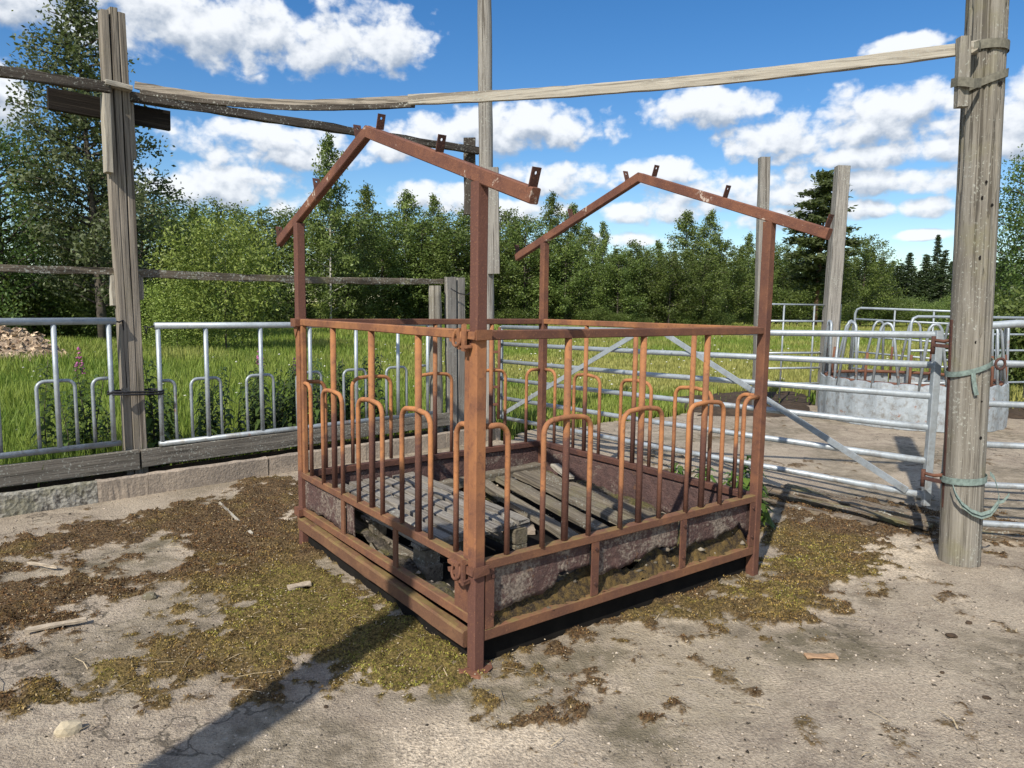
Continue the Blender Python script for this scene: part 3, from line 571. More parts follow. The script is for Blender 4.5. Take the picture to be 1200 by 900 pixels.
post = thing('wooden_post', 'tall weathered post of three planks standing behind the kerb', 'post', BM @ Matrix.Translation((.96, .1, 0)))
for i, (a, top) in enumerate(((-.058, 3.73), (.0, 3.76), (.056, 3.74))):
    beam('plank', (.968 + a, .105, -.05), (.935 + a, .105, top), .10, .052, M_WLAM, post, up=(1, 0, 0), fr=BM, segs=12, jit=.0025, seed=i, bend=lambda t, i=i: (0, .004 * math.sin(t * 5 + i * 2)))
for (s, t_, z0, z1, w, d) in ((.845, .035, 2.52, 3.10, .05, .10), (1.045, .15, 2.66, 3.14, .05, .08), (.875, .15, 1.50, 1.742, .06, .06), (1.06, .16, 1.55, 1.742, .055, .06)):
    beam('cleat', (s, t_, z0), (s, t_, z1), d, w, M_WLIGHT if s < .9 else M_WLAM, post, up=(1, 0, 0), fr=BM, segs=4, jit=.003, seed=int(z0 * 10))
def bar(name, label, cat, p0, p1, w, h, mat, group=None, fr=None, **kw):
    o = beam(name, p0, p1, w, h, mat, None, fr=fr, **kw); return tagp(o, label, cat, group)
bar('kick_board', 'grey lichen covered board below the left feed barrier', 'board', (-4.2, .02, .265), (.962, .02, .265), .045, .158, M_WKICK, 'boards below the feed barriers', BM, segs=26, jit=.003, seed=1)
bar('kick_board', 'grey board below the feed barrier beside the hay feeder', 'board', (.978, .02, .268), (4.15, .02, .285), .045, .142, M_WKICK, 'boards below the feed barriers', BM, segs=20, jit=.003, seed=2)
bar('wooden_rail', 'mossy wooden rail left of the plank post', 'rail', (-2.6, .15, 1.755), (.90, .15, 1.772), .05, .052, M_WMOSS, 'wooden rails above the feed barrier', BM, segs=20, jit=.006, seed=3)
bar('wooden_rail', 'mossy wooden rail from plank post to short post', 'rail', (1.05, .15, 1.768), (4.15, .15, 1.80), .05, .06, M_WMOSS, 'wooden rails above the feed barrier', BM, segs=24, jit=.007, seed=4, bend=lambda t: (0, -.02 * math.sin(t * math.pi)))
bar('high_rail', 'dark high wooden rail entering the photo at the left edge', 'rail', (-2.8, .03, 2.98), (.88, .03, 3.155), .06, .075, M_WDARK, 'high rails on the tall posts', BM, segs=20, jit=.006, seed=5)
bar('high_rail', 'dark high wooden rail from plank post to tall pole', 'rail', (1.0, .10, 3.135), (4.56, .02, 3.24), .06, .07, M_WDARK, 'high rails on the tall posts', BM, segs=22, jit=.006, seed=6)
bar('cross_board', 'dark cross board nailed behind top of plank post', 'board', (.50, .20, 3.035), (1.36, .19, 3.02), .05, .155, M_WBLACK, None, BM, segs=6, jit=.003, seed=7)
bar('end_board', 'short pale board end lying across plank post', 'board', (.845, .03, 3.185), (1.03, .03, 3.175), .09, .035, M_WLIGHT, None, BM, segs=3, jit=.003, seed=8)
# short post, boards and tall pole where barrier and gate meet
sp_ = round_post('short_post', BM @ Vector((4.06, .12, 0)), BM @ Vector((4.03, .12, 1.75)), .075, .068, M_WPOST, seed=3); tagp(sp_, 'short round post where the mossy rail ends', 'post')
bar('upright_board', 'wide grey upright board right of the short post', 'board', (4.255, .10, .05), (4.225, .10, 1.845), .05, .13, M_WGREY, 'upright boards by the tall pole', BM, up=(1, 0, 0), segs=8, jit=.003, seed=10)
bar('upright_board', 'narrow grey upright board close to the tall pole', 'board', (4.40, .11, .05), (4.375, .11, 1.85), .05, .10, M_WGREY, 'upright boards by the tall pole', BM, up=(1, 0, 0), segs=8, jit=.003, seed=11)
pole = round_post('tall_pole', (-.265, 8.2, 0), (-.365, 8.2, 5.4), .085, .075, M_WGREY, seed=4, segs=20); tagp(pole, 'tall slim grey pole beyond the hay feeder', 'pole')
bar('pole_cleat', 'short dark cleat left of the tall pole', 'cleat', BM @ Vector((4.50, .1, 2.55)), BM @ Vector((4.49, .1, 3.38)), .08, .13, M_WDARK, 'short boards nailed to the tall pole', None, up=(1, 0, 0), segs=4, jit=.004, seed=12)
bar('pole_cleat', 'pale board nailed to the right of tall pole', 'cleat', (-.22, 8.12, 1.9), (-.245, 8.12, 3.05), .06, .13, M_WGREY, 'short boards nailed to the tall pole', None, up=(1, 0, 0), segs=6, jit=.004, seed=13)
wire = tube('wire', [BM @ Vector(p) for p in ((4.18, .03, 1.72), (4.3, .03, 1.67), (4.42, .04, 1.66), (4.55, .05, 1.72), (4.66, .10, 1.77))], .006, M_ROPE, None, 6); tagp(wire, 'black wire looped round the upright boards', 'wire')
# twine round the plank post
pts = []
for k in range(2):
    z = .80 + .02 * k
    pts += [(.79, -.01, z + .01), (.95, .02, z - .005), (1.15, -.005, z - .012), (1.178, .03, z - .01), (1.15, .06, z), (.95, .17, z), (.80, .06, z + .01), (.762, .02, z + .012)]
tw = tube('twine', [BM @ Vector(p) for p in pts], .009, M_ROPE, None, 6); tagp(tw, 'black twine tying both feed barriers to plank post', 'twine')
for nm, lb, p in (('tie_wire', 'short black tie at top of the left feed barrier', [(.83, .02, 1.385), (.87, .03, 1.375), (.90, .05, 1.39), (.905, .06, 1.30), (.91, .06, .85)]), ('tie_wire', 'short black tie at top of the right feed barrier', [(1.13, .02, 1.345), (1.09, .03, 1.33), (1.06, .05, 1.34), (1.07, .05, 1.28), (1.08, .05, 1.33)])):
    o = tube(nm, [BM @ Vector(q) for q in p], .007, M_ROPE, None, 6); tagp(o, lb, 'tie', 'black ties on the feed barriers')

# long sagging boards across the top
bA = tagp(beam('long_board', (-2.93, 5.77, 3.195), (-.70, 5.165, 2.955), .035, .055, M_WLAM, None, segs=26, jit=.003, seed=21, bend=lambda t: (0, -.075 * math.sin(t * math.pi))), 'brown half of the long board from plank post', 'board', 'long boards spanning the yard')
bA2 = tagp(beam('long_board', (-2.88, 5.73, 3.135), (-.70, 5.145, 2.915), .03, .035, M_WDARK, None, segs=22, jit=.003, seed=22, bend=lambda t: (0, -.06 * math.sin(t * math.pi))), 'thin dark split board under the brown long board', 'board', 'long boards spanning the yard')
bB = tagp(beam('long_board', (-.735, 5.11, 2.938), (2.60, 4.24, 3.032), .03, .068, M_WLIGHT, None, segs=34, jit=.0025, seed=23, bend=lambda t: (0, -.048 * math.sin(t * math.pi) ** .9 if 0 < t < 1 else 0)), 'pale grey half of the long board reaching right post', 'board', 'long boards spanning the yard')

# ================================================================== right post with its fittings
RP0 = Vector((2.80, 4.34, -.05)); RP1 = Vector((2.655, 4.34, 4.45))
def rp(z): return RP0 + (RP1 - RP0) * ((z + .05) / 4.5)
post2 = thing('wooden_pole', 'thick round wooden pole at the right with webbing straps', 'pole', (2.80, 4.34, 0))
round_post('shaft', RP0, RP1, .112, .102, M_WPOST, post2, segs=70, n=76, seed=9, jit=.0008)
for (dx, z, r) in ((.035, 2.835, .013), (.02, 2.16, .010), (-.02, 2.29, .009), (-.035, 2.20, .012), (-.03, 1.86, .014), (-.03, 1.37, .010), (.02, 1.02, .006), (.025, .80, .011)):
    c0 = rp(z) + Vector((dx, -math.sqrt(.1085 ** 2 - dx ** 2) + .002, 0)); v, f = tube_vf([c0, c0 + Vector((.001, -.003, 0))], r, 7); obj('knot_hole', mesh('knot_hole', [tuple(Vector(q) - c0) for q in v], f, M_HOLE), Matrix.Translation(c0), post2)
def band(name, label, zc, tilt, width, mat, a0=-math.pi, a1=math.pi, r=.117, n=30, extra=None, group=None, cat='strap'):
    V = []; F = []
    for i in range(n + 1):
        a = a0 + (a1 - a0) * i / n; z = zc + tilt * math.cos(a) ; c = rp(z)
        for (rr, dz) in ((r, -width / 2), (r, width / 2), (r + .003, width / 2), (r + .003, -width / 2)): V.append((c.x + rr * math.cos(a), c.y + rr * math.sin(a), z + dz))
    for i in range(n):
        for k in range(4): F.append((i * 4 + k, i * 4 + (k + 1) % 4, i * 4 + 4 + (k + 1) % 4, i * 4 + 4 + k))
    if extra: V, F = join_vf([(V, F)] + extra)
    o = obj(name, mesh(name, V, F, mat, False)); return tagp(o, label, cat, group)
def ribbon(pts, w, wd=(0, 0, 1), th=.003):
    V = []; F = []
    for p in pts:
        p = Vector(p); d = Vector(wd).normalized() * w / 2
        for q in (p - d, p + d, p + d + Vector((0, -th, 0)), p - d + Vector((0, -th, 0))): V.append(tuple(q))
    for i in range(len(pts) - 1):
        for k in range(4): F.append((i * 4 + k, i * 4 + (k + 1) % 4, i * 4 + 4 + (k + 1) % 4, i * 4 + 4 + k))
    F += [(3, 2, 1, 0), tuple(len(V) - 4 + k for k in range(4))]; return V, F
band('webbing_strap', 'upper grey strap holding the pale board to pole', 3.05, .0, .05, M_STRAPG, extra=[ribbon([(2.60, 4.22, 3.02), (2.57, 4.19, 3.03), (2.545, 4.19, 3.02)], .04)], group='webbing straps on the thick pole')
band('webbing_strap', 'lower grey strap looped round the wedge block', 2.87, .045, .045, M_STRAPG, extra=[ribbon([(2.62, 4.22, 2.83), (2.55, 4.175, 2.815), (2.50, 4.17, 2.82), (2.475, 4.2, 2.83), (2.478, 4.27, 2.84)], .05)], group='webbing straps on the thick pole')
band('webbing_strap', 'teal strap with hanging tail at middle of pole', 1.215, .045, .032, M_STRAPT, r=.119, extra=[ribbon([(2.715, 4.225, 1.19), (2.717, 4.217, 1.14), (2.728, 4.214, 1.09), (2.738, 4.214, 1.06)], .026, (1, 0, .2)), ribbon([(2.86, 4.26, 1.255), (2.885, 4.25, 1.29), (2.90, 4.27, 1.31)], .035)], group='webbing straps on the thick pole')
lp = [(2.655, 4.235, .50), (2.665, 4.215, .45), (2.70, 4.205, .395), (2.76, 4.20, .35), (2.82, 4.20, .33), (2.88, 4.21, .345), (2.925, 4.22, .40), (2.935, 4.23, .44), (2.92, 4.23, .50), (2.90, 4.235, .56), (2.875, 4.24, .585)]
lp2 = [(2.925, 4.22, .41), (2.95, 4.21, .425), (2.98, 4.21, .465)]
band('webbing_strap', 'teal strap with drooping loop near foot of pole', .535, .012, .04, M_STRAPT, r=.121, extra=[ribbon(lp, .028, (0, .3, 1)), ribbon([(x - .008, y - .01, z + .018) for x, y, z in lp[:8]], .02, (0, .3, 1)), ribbon(lp2, .018, (0, .2, 1))], group='webbing straps on the thick pole')
ring_ = [tuple(Vector((2.87, 4.225, 1.245)) + Vector((.028 * math.cos(a), 0, .032 * math.sin(a)))) for a in np.linspace(0, 2 * math.pi, 13)[:-1]]
o = tube('strap_ring', ring_, .008, M_DARKRUST, None, 7, closed=True); tagp(o, 'rusty ring on the teal strap of the pole', 'ring')
bk_ = thing('wedge_block', 'small upright wood block strapped beside pole top', 'block', (2.51, 4.22, 2.9)); beam('block', (2.52, 4.225, 2.70), (2.505, 4.225, 3.075), .05, .062, M_WPOST, bk_, up=(1, 0, 0), segs=5, jit=.002, seed=31)
# hinge iron on the pole
hi = thing('hinge_iron', 'rusty flat hinge iron down the side of pole', 'hinge', (2.66, 4.36, .4)); beam('flat_bar', (2.682, 4.352, .34), (2.640, 4.352, 1.50), .02, .012, M_DARKRUST, hi, up=(1, 0, 0), segs=6, jit=.001)
for z in (1.335, .50):
    beam('hinge_arm', (2.665, 4.36, z), (2.60, 4.44, z + .005), .03, .02, M_DARKRUST, hi); tube('hinge_pin', [(2.595, 4.445, z - .05), (2.595, 4.445, z + .06)], .013, M_DARKRUST, hi, 8)
    tube('hinge_eye', [(2.595, 4.445, z + .035), (2.635, 4.40, z + .03), (2.66, 4.355, z + .045)], .011, M_RUSTD, hi, 7)
for nm, lb, a, b, r0, top in (('wooden_post_far', 'grey post left of the two standing beyond the gate', (3.80, 11.0, 0), (3.70, 11.0, 3.78), .085, .08), ('wooden_post_far', 'grey leaning post behind the ring feeder', (5.02, 11.45, 0), (5.09, 11.5, 3.76), .115, .10)):
    o = beam('far_post', a, b, r0 * 2, r0 * 1.9, M_WGREY, None, up=(1, 0, 0), segs=10, jit=.004, taper=.86, seed=int(b[0] * 10)); tagp(o, lb, 'post', 'grey posts beyond the gate')
# a pole of the same kind stands behind the camera and throws the long shadow at lower left
rearp = round_post('rear_pole', (-2.42, -.42, -.05), (-2.40, -.42, 4.60), .118, .108, M_WPOST, segs=20, n=18, seed=12); tagp(rearp, 'round wooden pole standing behind the viewer', 'pole')

# ================================================================== the rusty hay feeder
fd = thing('hay_feeder', 'large rusty square hay feeder with bare gable roof frame', 'hay feeder', FM)
HR, HL, HJ, HP, OV = 1.427, .4605, 2.062, 2.405, .356
SL = (HP - HJ) / (FB / 2)
def F_(name, p0, p1, w, h, mat, parent=fd, **kw): return beam(name, p0, p1, w, h, mat, parent, fr=FM, **kw)
for (x, y, z0) in ((0, 0, .0), (FA, 0, -.005), (0, FB, 0), (FA, FB, 0)):
    F_('corner_post', (x, y, z0), (x, y, HJ - .03), .055, .055, M_RPOST if (x == 0) else M_RUSTD, up=(0, 1, 0), segs=14, jit=.0008, ch=.006, seed=int(x * 10 + y))
for i, (x, y) in enumerate(((0, 0), (0, FB))):
    v, f = tube_vf([(0, 0, 0), (0, 0, .012)], .075, 9); v = [(a + random.uniform(-.012, .012), b + random.uniform(-.012, .012), c) for a, b, c in v]
    if i == 0: obj('foot_plate', mesh('foot_plate', v, f, M_RUSTD), FM @ Matrix.Translation((x, y, .003)), fd)
# roof gables
def tab_mesh():
    w, h, th, hr_ = .040, .072, .006, .007; V = []; F = []
    outer = [(-w / 2, 0), (0, 0), (w / 2, 0), (w / 2, h / 2), (w / 2, h), (0, h), (-w / 2, h), (-w / 2, h / 2)]; c = (0, h * .72)
    for y in (-th / 2, th / 2):
        for k, (a, b) in enumerate(outer): V.append((a, y, b))
        for k in range(8): q = math.radians(225 + 45 * k); V.append((c[0] + hr_ * math.cos(q), y, c[1] + hr_ * math.sin(q)))
    for k in range(8):
        j = (k + 1) % 8; F += [(k, j, 8 + j, 8 + k), (16 + j, 16 + k, 24 + k, 24 + j), (k + 16, j + 16, j, k), (8 + k, 8 + j, 24 + j, 24 + k)]
    return mesh('purlin_tab', V, F, M_DARKRUST)
TAB = tab_mesh()
ang = math.atan(SL)
for x in (0, FA):
    for s in (1, -1):
        y0 = -OV if s == 1 else FB + OV; z0 = HJ - SL * OV; pk = FB / 2
        F_('rafter', (x, y0, z0), (x, pk + s * (-.0), HP - .006 * (s > 0)), .04, .058, M_RAFT, segs=10, jit=.0006, ch=.004, seed=int(x * 3 + s + 5))
        for d_ in (.06, .72, 1.385):
            t_ = d_; L_ = math.hypot(pk + OV, HP - z0); k_ = 1 - t_ / L_ if d_ > .1 else 1 - .125 / L_
            if d_ > 1.3: k_ = .012
            py_ = y0 + (pk - y0) * k_; pz_ = z0 + (HP - z0) * k_ + .027
            Mt = FM @ Matrix.Translation((x, py_, pz_)) @ Matrix.Rotation(s * ang, 4, 'X') @ Matrix.Rotation(random.uniform(-.06, .06), 4, 'Z')
            obj('purlin_tab', TAB, Mt, fd)
# top rails, lower rails and bottom rails
e = .0275
for (p0, p1, m_) in (((e, 0, 0), (FA - e, 0, 0), M_RUSTD), ((0, e, 0), (0, FB - e, 0), M_RUST), ((e, FB, 0), (FA - e, FB, 0), M_RUSTD), ((FA, e, 0), (FA, FB - e, 0), M_RUST)):
    F_('top_rail', (p0[0], p0[1], HR), (p1[0], p1[1], HR), .04, .04, m_, segs=8, jit=.0008, ch=.004)
    F_('lower_rail', (p0[0], p0[1], HL), (p1[0], p1[1], HL), .042, .042, M_RAIL if (p0[1] == 0 or p1[0] == 0) else M_DARKRUST, segs=8, jit=.001, ch=.004)  # shade on the back lower rails is put into a darker steel colour
for (p0, p1, z) in (((e, 0), (FA - e, 0), .155), ((e, FB), (FA - e, FB), .165), ((FA, e), (FA, FB - e), .155)):
    F_('bottom_rail', (p0[0], p0[1], z), (p1[0], p1[1], z), .045, .05, M_RAIL, segs=8, jit=.001, ch=.004)
F_('bottom_rail', (0, e, .222), (0, FB - e, .222), .042, .045, M_RAIL, segs=8, jit=.001, ch=.004)
F_('skid_beam', (-.022, e + .0, .135), (-.022, FB - .02, .150), .05, .075, M_SKID, segs=14, jit=.0025, ch=.008)
# uprights with hoops
UP = tube_mesh('upright', [(0, 0, HL + .02), (0, 0, .9), (0, 0, HR - .02)], .0165, M_RUSTU, 10)
hr2, hw2, HT = .058, .142, 1.05
hp = [(-hw2, 0, HL + .02), (-hw2, 0, .75), (-hw2, 0, HT - hr2)] + [tuple(p) for p in arc((-hw2 + hr2, 0, HT - hr2), hr2, math.pi, math.pi / 2, 6)[1:]] + [(-.02, 0, HT + .006), (.02, 0, HT + .006)] + [tuple(p) for p in arc((hw2 - hr2, 0, HT - hr2), hr2, math.pi / 2, 0, 6)] + [(hw2, 0, .75), (hw2, 0, HL + .02)]
HOOP = tube_mesh('hoop', hp, .0125, M_RHOOP, 9)
HALF = tube_mesh('half_hoop', [(.02, 0, HT)] + [tuple(p) for p in arc((hw2 - hr2, 0, HT - hr2), hr2, math.pi / 2, 0, 6)] + [(hw2, 0, .75), (hw2, 0, HL + .02)], .0125, M_RHOOP, 9)
sides = [(Matrix(), FA, 1), (Matrix.Rotation(math.pi / 2, 4, 'Z'), FB, 1), (Matrix.Translation((0, FB, 0)), FA, -1), (Matrix.Translation((FA, 0, 0)) @ Matrix.Rotation(math.pi / 2, 4, 'Z'), FB, -1)]
for (Ms, L, io) in sides:
    flip = 1 if abs(Ms[0][0]) > .5 else -1; off = io * flip * .004
    for k in (.485, .97, 1.455):
        s = k * L / FA
        obj('upright', UP, FM @ Ms @ Matrix.Translation((s, 0, 0)) @ Matrix.Rotation(random.uniform(0, 6), 4, 'Z'), fd)
        obj('hoop', HOOP, FM @ Ms @ Matrix.Translation((s + random.uniform(-.004, .004), -off * 3, random.uniform(-.008, .008))) @ Matrix.Rotation(random.uniform(-.03, .03), 4, 'Z'), fd)
    obj('half_hoop', HALF, FM @ Ms @ Matrix.Translation((.012, -off, 0)), fd); obj('half_hoop', HALF, FM @ Ms @ Matrix.Translation((L - .012, -off, 0)) @ Matrix.Rotation(math.pi, 4, 'Z'), fd)
# side sheets
def sheet(x0, x1, z0, z1, rag, Ms, seed, hole=0.0, mat=M_PANEL, edge=None):
    r = np.random.default_rng(seed); nx_ = 90; V = []; F = []; xs_ = np.linspace(x0, x1, nx_ + 1); nn = fbm(xs_ + seed * 3.3, xs_ * 0 + seed, 7, 5, seed) - .5
    nn2 = fbm(xs_ + seed * 1.3, xs_ * 0 + seed, 34, 4, seed + 1) - .5; low = z0 + rag * np.clip(nn * 2.6 + nn2 * .3 + .35 + hole * (xs_ - x0) / (x1 - x0), 0, 1.6); 
    if edge: low = np.interp((xs_ - x0) / (x1 - x0), [q[0] for q in edge], [q[1] for q in edge]) + nn * .05 + nn2 * .022
    nz_ = 8
    for y in (0, .004):
        for i in range(nx_ + 1):
            for k in range(nz_ + 1):
                z = low[i] + (z1 - low[i]) * k / nz_; d = .012 * (fbm(np.array([xs_[i] * 1.0]), np.array([z]), 9, 3, seed)[0] - .5); V.append((xs_[i], y + d, z))
    n1 = (nx_ + 1) * (nz_ + 1)
    for i in range(nx_):
        for k in range(nz_):
            a = i * (nz_ + 1) + k; b = a + nz_ + 1; F.append((a, b, b + 1, a + 1)); F.append((n1 + a + 1, n1 + b + 1, n1 + b, n1 + a))
        a = i * (nz_ + 1); b = a + nz_ + 1; F.append((n1 + a, n1 + b, b, a)); a += nz_; b += nz_; F.append((a, b, n1 + b, n1 + a))
    me = mesh('side_sheet', V, F, mat, True); return obj('side_sheet', me, FM @ Ms, fd)
S0 = Matrix.Translation((0, .008, 0))
sheet(.075, .655, .19, .442, .10, S0, 3, .55, edge=[(0, .225), (.42, .24), (.60, .262), (.68, .325), (1, .335)]); sheet(.675, 1.285, .19, .442, .09, S0, 5, .25, edge=[(0, .24), (.25, .265), (.55, .285), (.8, .32), (1, .295)]); sheet(1.31, 1.92, .19, .430, .10, S0, 6, -.1, edge=[(0, .255), (.2, .285), (.5, .262), (.68, .30), (.84, .335), (.92, .28), (1, .25)])
SU = Matrix.Rotation(math.pi / 2, 4, 'Z') @ Matrix.Translation((0, -.006, 0))
sheet(1.35, 1.95, .24, .442, .03, SU, 11); sheet(1.225, 1.325, .24, .442, .02, SU, 12)
sheet(.03, 1.945, .185, .442, .02, sides[3][0], 13, mat=M_PANELB); sheet(.03, 1.92, .185, .442, .03, sides[2][0], 14, mat=M_PANELB)
def bolt(x, z, y, par): v, f = tube_vf([(0, 0, 0), (0, -.008, 0)], .0085, 6); return obj('bolt', mesh('bolt', v, f, M_DARKRUST), FM @ Matrix.Translation((x, y, z)), par)
for k, x in enumerate((.055, .665, 1.298, 1.90)):
    sp2 = F_('panel_strap', (x, -.019, .18), (x, -.019, .44), .008, .045, M_RUSTD, up=(1, 0, 0), segs=3, jit=.0008)
    bolt(x + (.0 if k else .012), .41, -.023, sp2); bolt(x + (.0 if k else .012), .24, -.023, sp2)
for y in (1.335, .70): F_('panel_strap', (-.012, y, .245), (-.012, y, .44), .012, .04, M_RAIL, up=(0, 1, 0))
F_('corner_plate', (-.006, .085, .215), (-.006, .085, .44), .02, .125, M_RUSTD, up=(0, 1, 0), ch=.003)
F_('end_bar', (-.010, .050, HL + .02), (-.010, .050, HR - .02), .025, .034, M_RPOST, up=(0, 1, 0), segs=6, jit=.0006)
F_('end_bar', (-.004, FB - .049, HL + .02), (-.004, FB - .049, HR - .02), .025, .032, M_RUST, up=(0, 1, 0), segs=6, jit=.0006)
# collars on the back-left corner and latches on the front corner
for z in (HR - .002, .222):
    F_('collar', (-.05, FB + .0, z), (.036, FB + .0, z), .085, .05, M_RUSTD, ch=.004)
    V = [(-.034, FB - .036, z - .027), (-.034, FB + .036, z - .027), (-.034, FB + .01, z - .095), (-.030, FB - .036, z - .027), (-.030, FB + .036, z - .027), (-.030, FB + .01, z - .095)]
    obj('gusset', mesh('gusset', V, [(0, 1, 2), (5, 4, 3), (0, 3, 4, 1), (1, 4, 5, 2), (2, 5, 3, 0)], M_RUST), FM, fd)
for z, m_ in ((HR - .01, M_RUST), (.435, M_RUSTD)):
    parts = [box_vf((-.036, .0, z + .012), (.012, .075, .03)), box_vf((.0, -.036, z + .012), (.075, .012, .04)), box_vf((-.05, .05, z - .005), (.03, .022, .085)), box_vf((-.052, .085, z + .022), (.02, .09, .014)), box_vf((-.052, .085, z - .012), (.018, .08, .012)), box_vf((-.046, .03, z - .035), (.03, .06, .014)), box_vf((-.055, .02, z + .0), (.014, .016, .11))]
    V, F = join_vf(parts); V = [(a + random.uniform(-.003, .003), b + random.uniform(-.003, .003), c + random.uniform(-.003, .003)) for a, b, c in V]
    la = obj('latch', mesh('latch', V, F, m_), FM, fd)
    rr = [tuple(Vector((-.062, .062, z - .002)) + Vector((.006 * math.sin(a), .03 * math.cos(a), .034 * math.sin(a)))) for a in np.linspace(0, 2 * math.pi, 13)[:-1]]
    tube('latch_ring', rr, .007, m_, la, 6, FM, closed=True)
# moss and rotten hay packed along the bottom of the front sheets, and litter inside
def heap_patch(name, label, x0, x1, y0, y1, hfun, mat, M, parent, step=.02, stuff=True):
    xs_ = np.arange(x0, x1 + 1e-6, step); ys_ = np.arange(y0, y1 + 1e-6, step); X, Y = np.meshgrid(xs_, ys_); Z = hfun(X, Y)
    I = np.arange(X.size).reshape(X.shape); q = np.stack([I[:-1, :-1], I[:-1, 1:], I[1:, 1:], I[1:, :-1]], -1).reshape(-1, 4)
    o = obj(name, mesh(name, np.stack([X.ravel(), Y.ravel(), Z.ravel()], -1), q, mat, True), M, parent); o['label'] = label
    if stuff: o['kind'] = 'stuff'
    return o
def litter_mat():
    m, t, b = new_mat('mossy_litter'); p = t.n('ShaderNodeTexCoord').outputs['Object']; n1 = t.noise(p, 5, 6, .6); n2 = t.noise(p, 38, 6, .68); n3 = t.noise(p, 130, 3, .6)
    c = t.mix(t.ramp(n2, .35, .65), (.05, .04, .03), (.20, .165, .12)); c = t.mix(t.math('MULTIPLY', t.ramp(n1, .45, .6), .8), c, t.mix(t.ramp(n3, .4, .6), (.09, .085, .02), (.20, .17, .04))); c = t.mix(t.ramp(t.math('ADD', n2, t.math('MULTIPLY', n1, -.4)), .46, .52), c, (.46, .40, .33))
    t.set(b.inputs['Base Color'], c); b.inputs['Roughness'].default_value = 1; bump(t, b, t.math('ADD', n2, n3), .03, 1); return m
def mossstrip_mat():
    m, t, b = new_mat('golden_moss'); p = t.n('ShaderNodeTexCoord').outputs['Object']; n2 = t.noise(p, 24, 6, .68); n3 = t.noise(p, 150, 4, .65)
    c = t.mix(t.ramp(n2, .38, .62), (.035, .022, .012), (.17, .108, .03)); c = t.mix(t.math('MULTIPLY', t.ramp(n3, .45, .7), .6), c, (.23, .16, .05)); c = t.mix(t.ramp(n2, .68, .74), c, (.45, .40, .33))
    t.set(b.inputs['Base Color'], c); b.inputs['Roughness'].default_value = 1; bump(t, b, t.math('ADD', n2, n3), .02, 1); return m
M_LIT = litter_mat(); M_MSTRIP = mossstrip_mat()
def hstrip(X, Y):
    n_ = fbm(X, Y, 6, 5, 4); n2_ = fbm(X, Y, 26, 3, 9); base = .155 + .055 * smooth(Y, -.012, .055); return base + (n_ - .42) * .17 * smooth(Y, -.01, .06) + n2_ * .035 + (fbm(X, Y, 14, 4, 19) - .5) * .05
heap_patch('moss_ledge', 'golden moss growing along the bottom rail', .07, 1.9, -.018, .10, hstrip, M_MSTRIP, FM, fd, .007)
nst = 16; sx_ = rng.random(nst) * 1.8 + .08; sy_ = rng.random(nst) * .05; v, f, c = pebbles(sx_, sy_, hstrip(sx_, sy_), .007 + .02 * rng.random(nst) ** 2, np.array([.30, .26, .20]) * (rng.random((nst, 1)) * .8 + .3))
o = obj('ledge_stones', mesh('ledge_stones', v, f, M_GRAVEL, col=c), FM, fd); o['kind'] = 'stuff'; o['label'] = 'pale bits of stone on the moss ledge'
def hfloor(X, Y):
    n_ = fbm(X, Y, 3.2, 5, 14); n2_ = fbm(X, Y, 22, 4, 15); ed = np.minimum(np.minimum(X - .03, FA - .03 - X), np.minimum(Y - .08, FB - .03 - Y)); return .05 + .07 * n_ + .035 * n2_ + .14 * smooth(-ed, -.30, -.02) * (.4 + n_)
lit = heap_patch('litter', 'rotting hay litter and moss on the feeder floor', .05, FA - .04, .09, FB - .04, hfloor, M_LIT, FM, None, .022)
nst = 420; sx_ = rng.random(nst) * (FA - .2) + .1; sy_ = rng.random(nst) * (FB - .2) + .1; sz_ = hfloor(sx_, sy_) + .004
colq = np.array([.40, .34, .27]) * (rng.random((nst, 1)) * .9 + .3); v, f, c = pebbles(sx_, sy_, sz_, .008 + .018 * rng.random(nst) ** 2, colq)
o = obj('rubble', mesh('rubble', v, f, M_GRAVEL, col=c), FM); tagp(o, 'pale rubble bits on the feeder floor', None, None, 'stuff')
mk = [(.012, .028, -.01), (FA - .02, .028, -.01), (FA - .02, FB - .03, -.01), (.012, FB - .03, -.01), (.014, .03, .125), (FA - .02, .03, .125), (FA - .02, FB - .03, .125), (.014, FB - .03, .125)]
o = obj('underlay', mesh('underlay', mk, [(0, 1, 5, 4), (1, 2, 6, 5), (2, 3, 7, 6), (3, 0, 4, 7), (4, 5, 6, 7)], M_UNDERLAY), FM); tagp(o, 'added black underlay under the hay feeder', None, None, 'stuff')  # black box added so the gap under the feeder stays black
# pallets and planks inside
pal = thing('wooden_pallet', 'grey slatted wooden pallet lying inside the hay feeder', 'pallet', FM @ Matrix.Translation((.48, 1.3, .12)))
PM = FM @ Matrix.Translation((.455, 1.31, .0)) @ Matrix.Rotation(R(2.0), 4, 'Z') @ Matrix.Rotation(R(1.0), 4, 'X')
for i in range(7):
    x = -.31 + i * .105; beam('deck_board', (x, -.62 + random.uniform(-.02, .02), .348), (x + random.uniform(-.008, .008), .64 + random.uniform(-.02, .02), .352), random.uniform(.070, .084), .024, M_WPAL, pal, fr=PM, segs=12, jit=.004, seed=40 + i)
for y in (-.56, .0, .56): beam('cross_board', (-.36, y, .324), (.37, y, .324), .09, .020, M_WPAL, pal, fr=PM, segs=4, jit=.002)
for y in (-.56, .0, .56):
    for x in (-.29, .0, .30): beam('spacer_block', (x, y - .06, .265), (x, y + .06, .265), .09, .09, M_WPLANK, pal, fr=PM, jit=.002)
for x in (-.29, .0, .30): beam('base_board', (x, -.62, .205), (x, .62, .205), .09, .022, M_WPLANK, pal, fr=PM, segs=4, jit=.002)
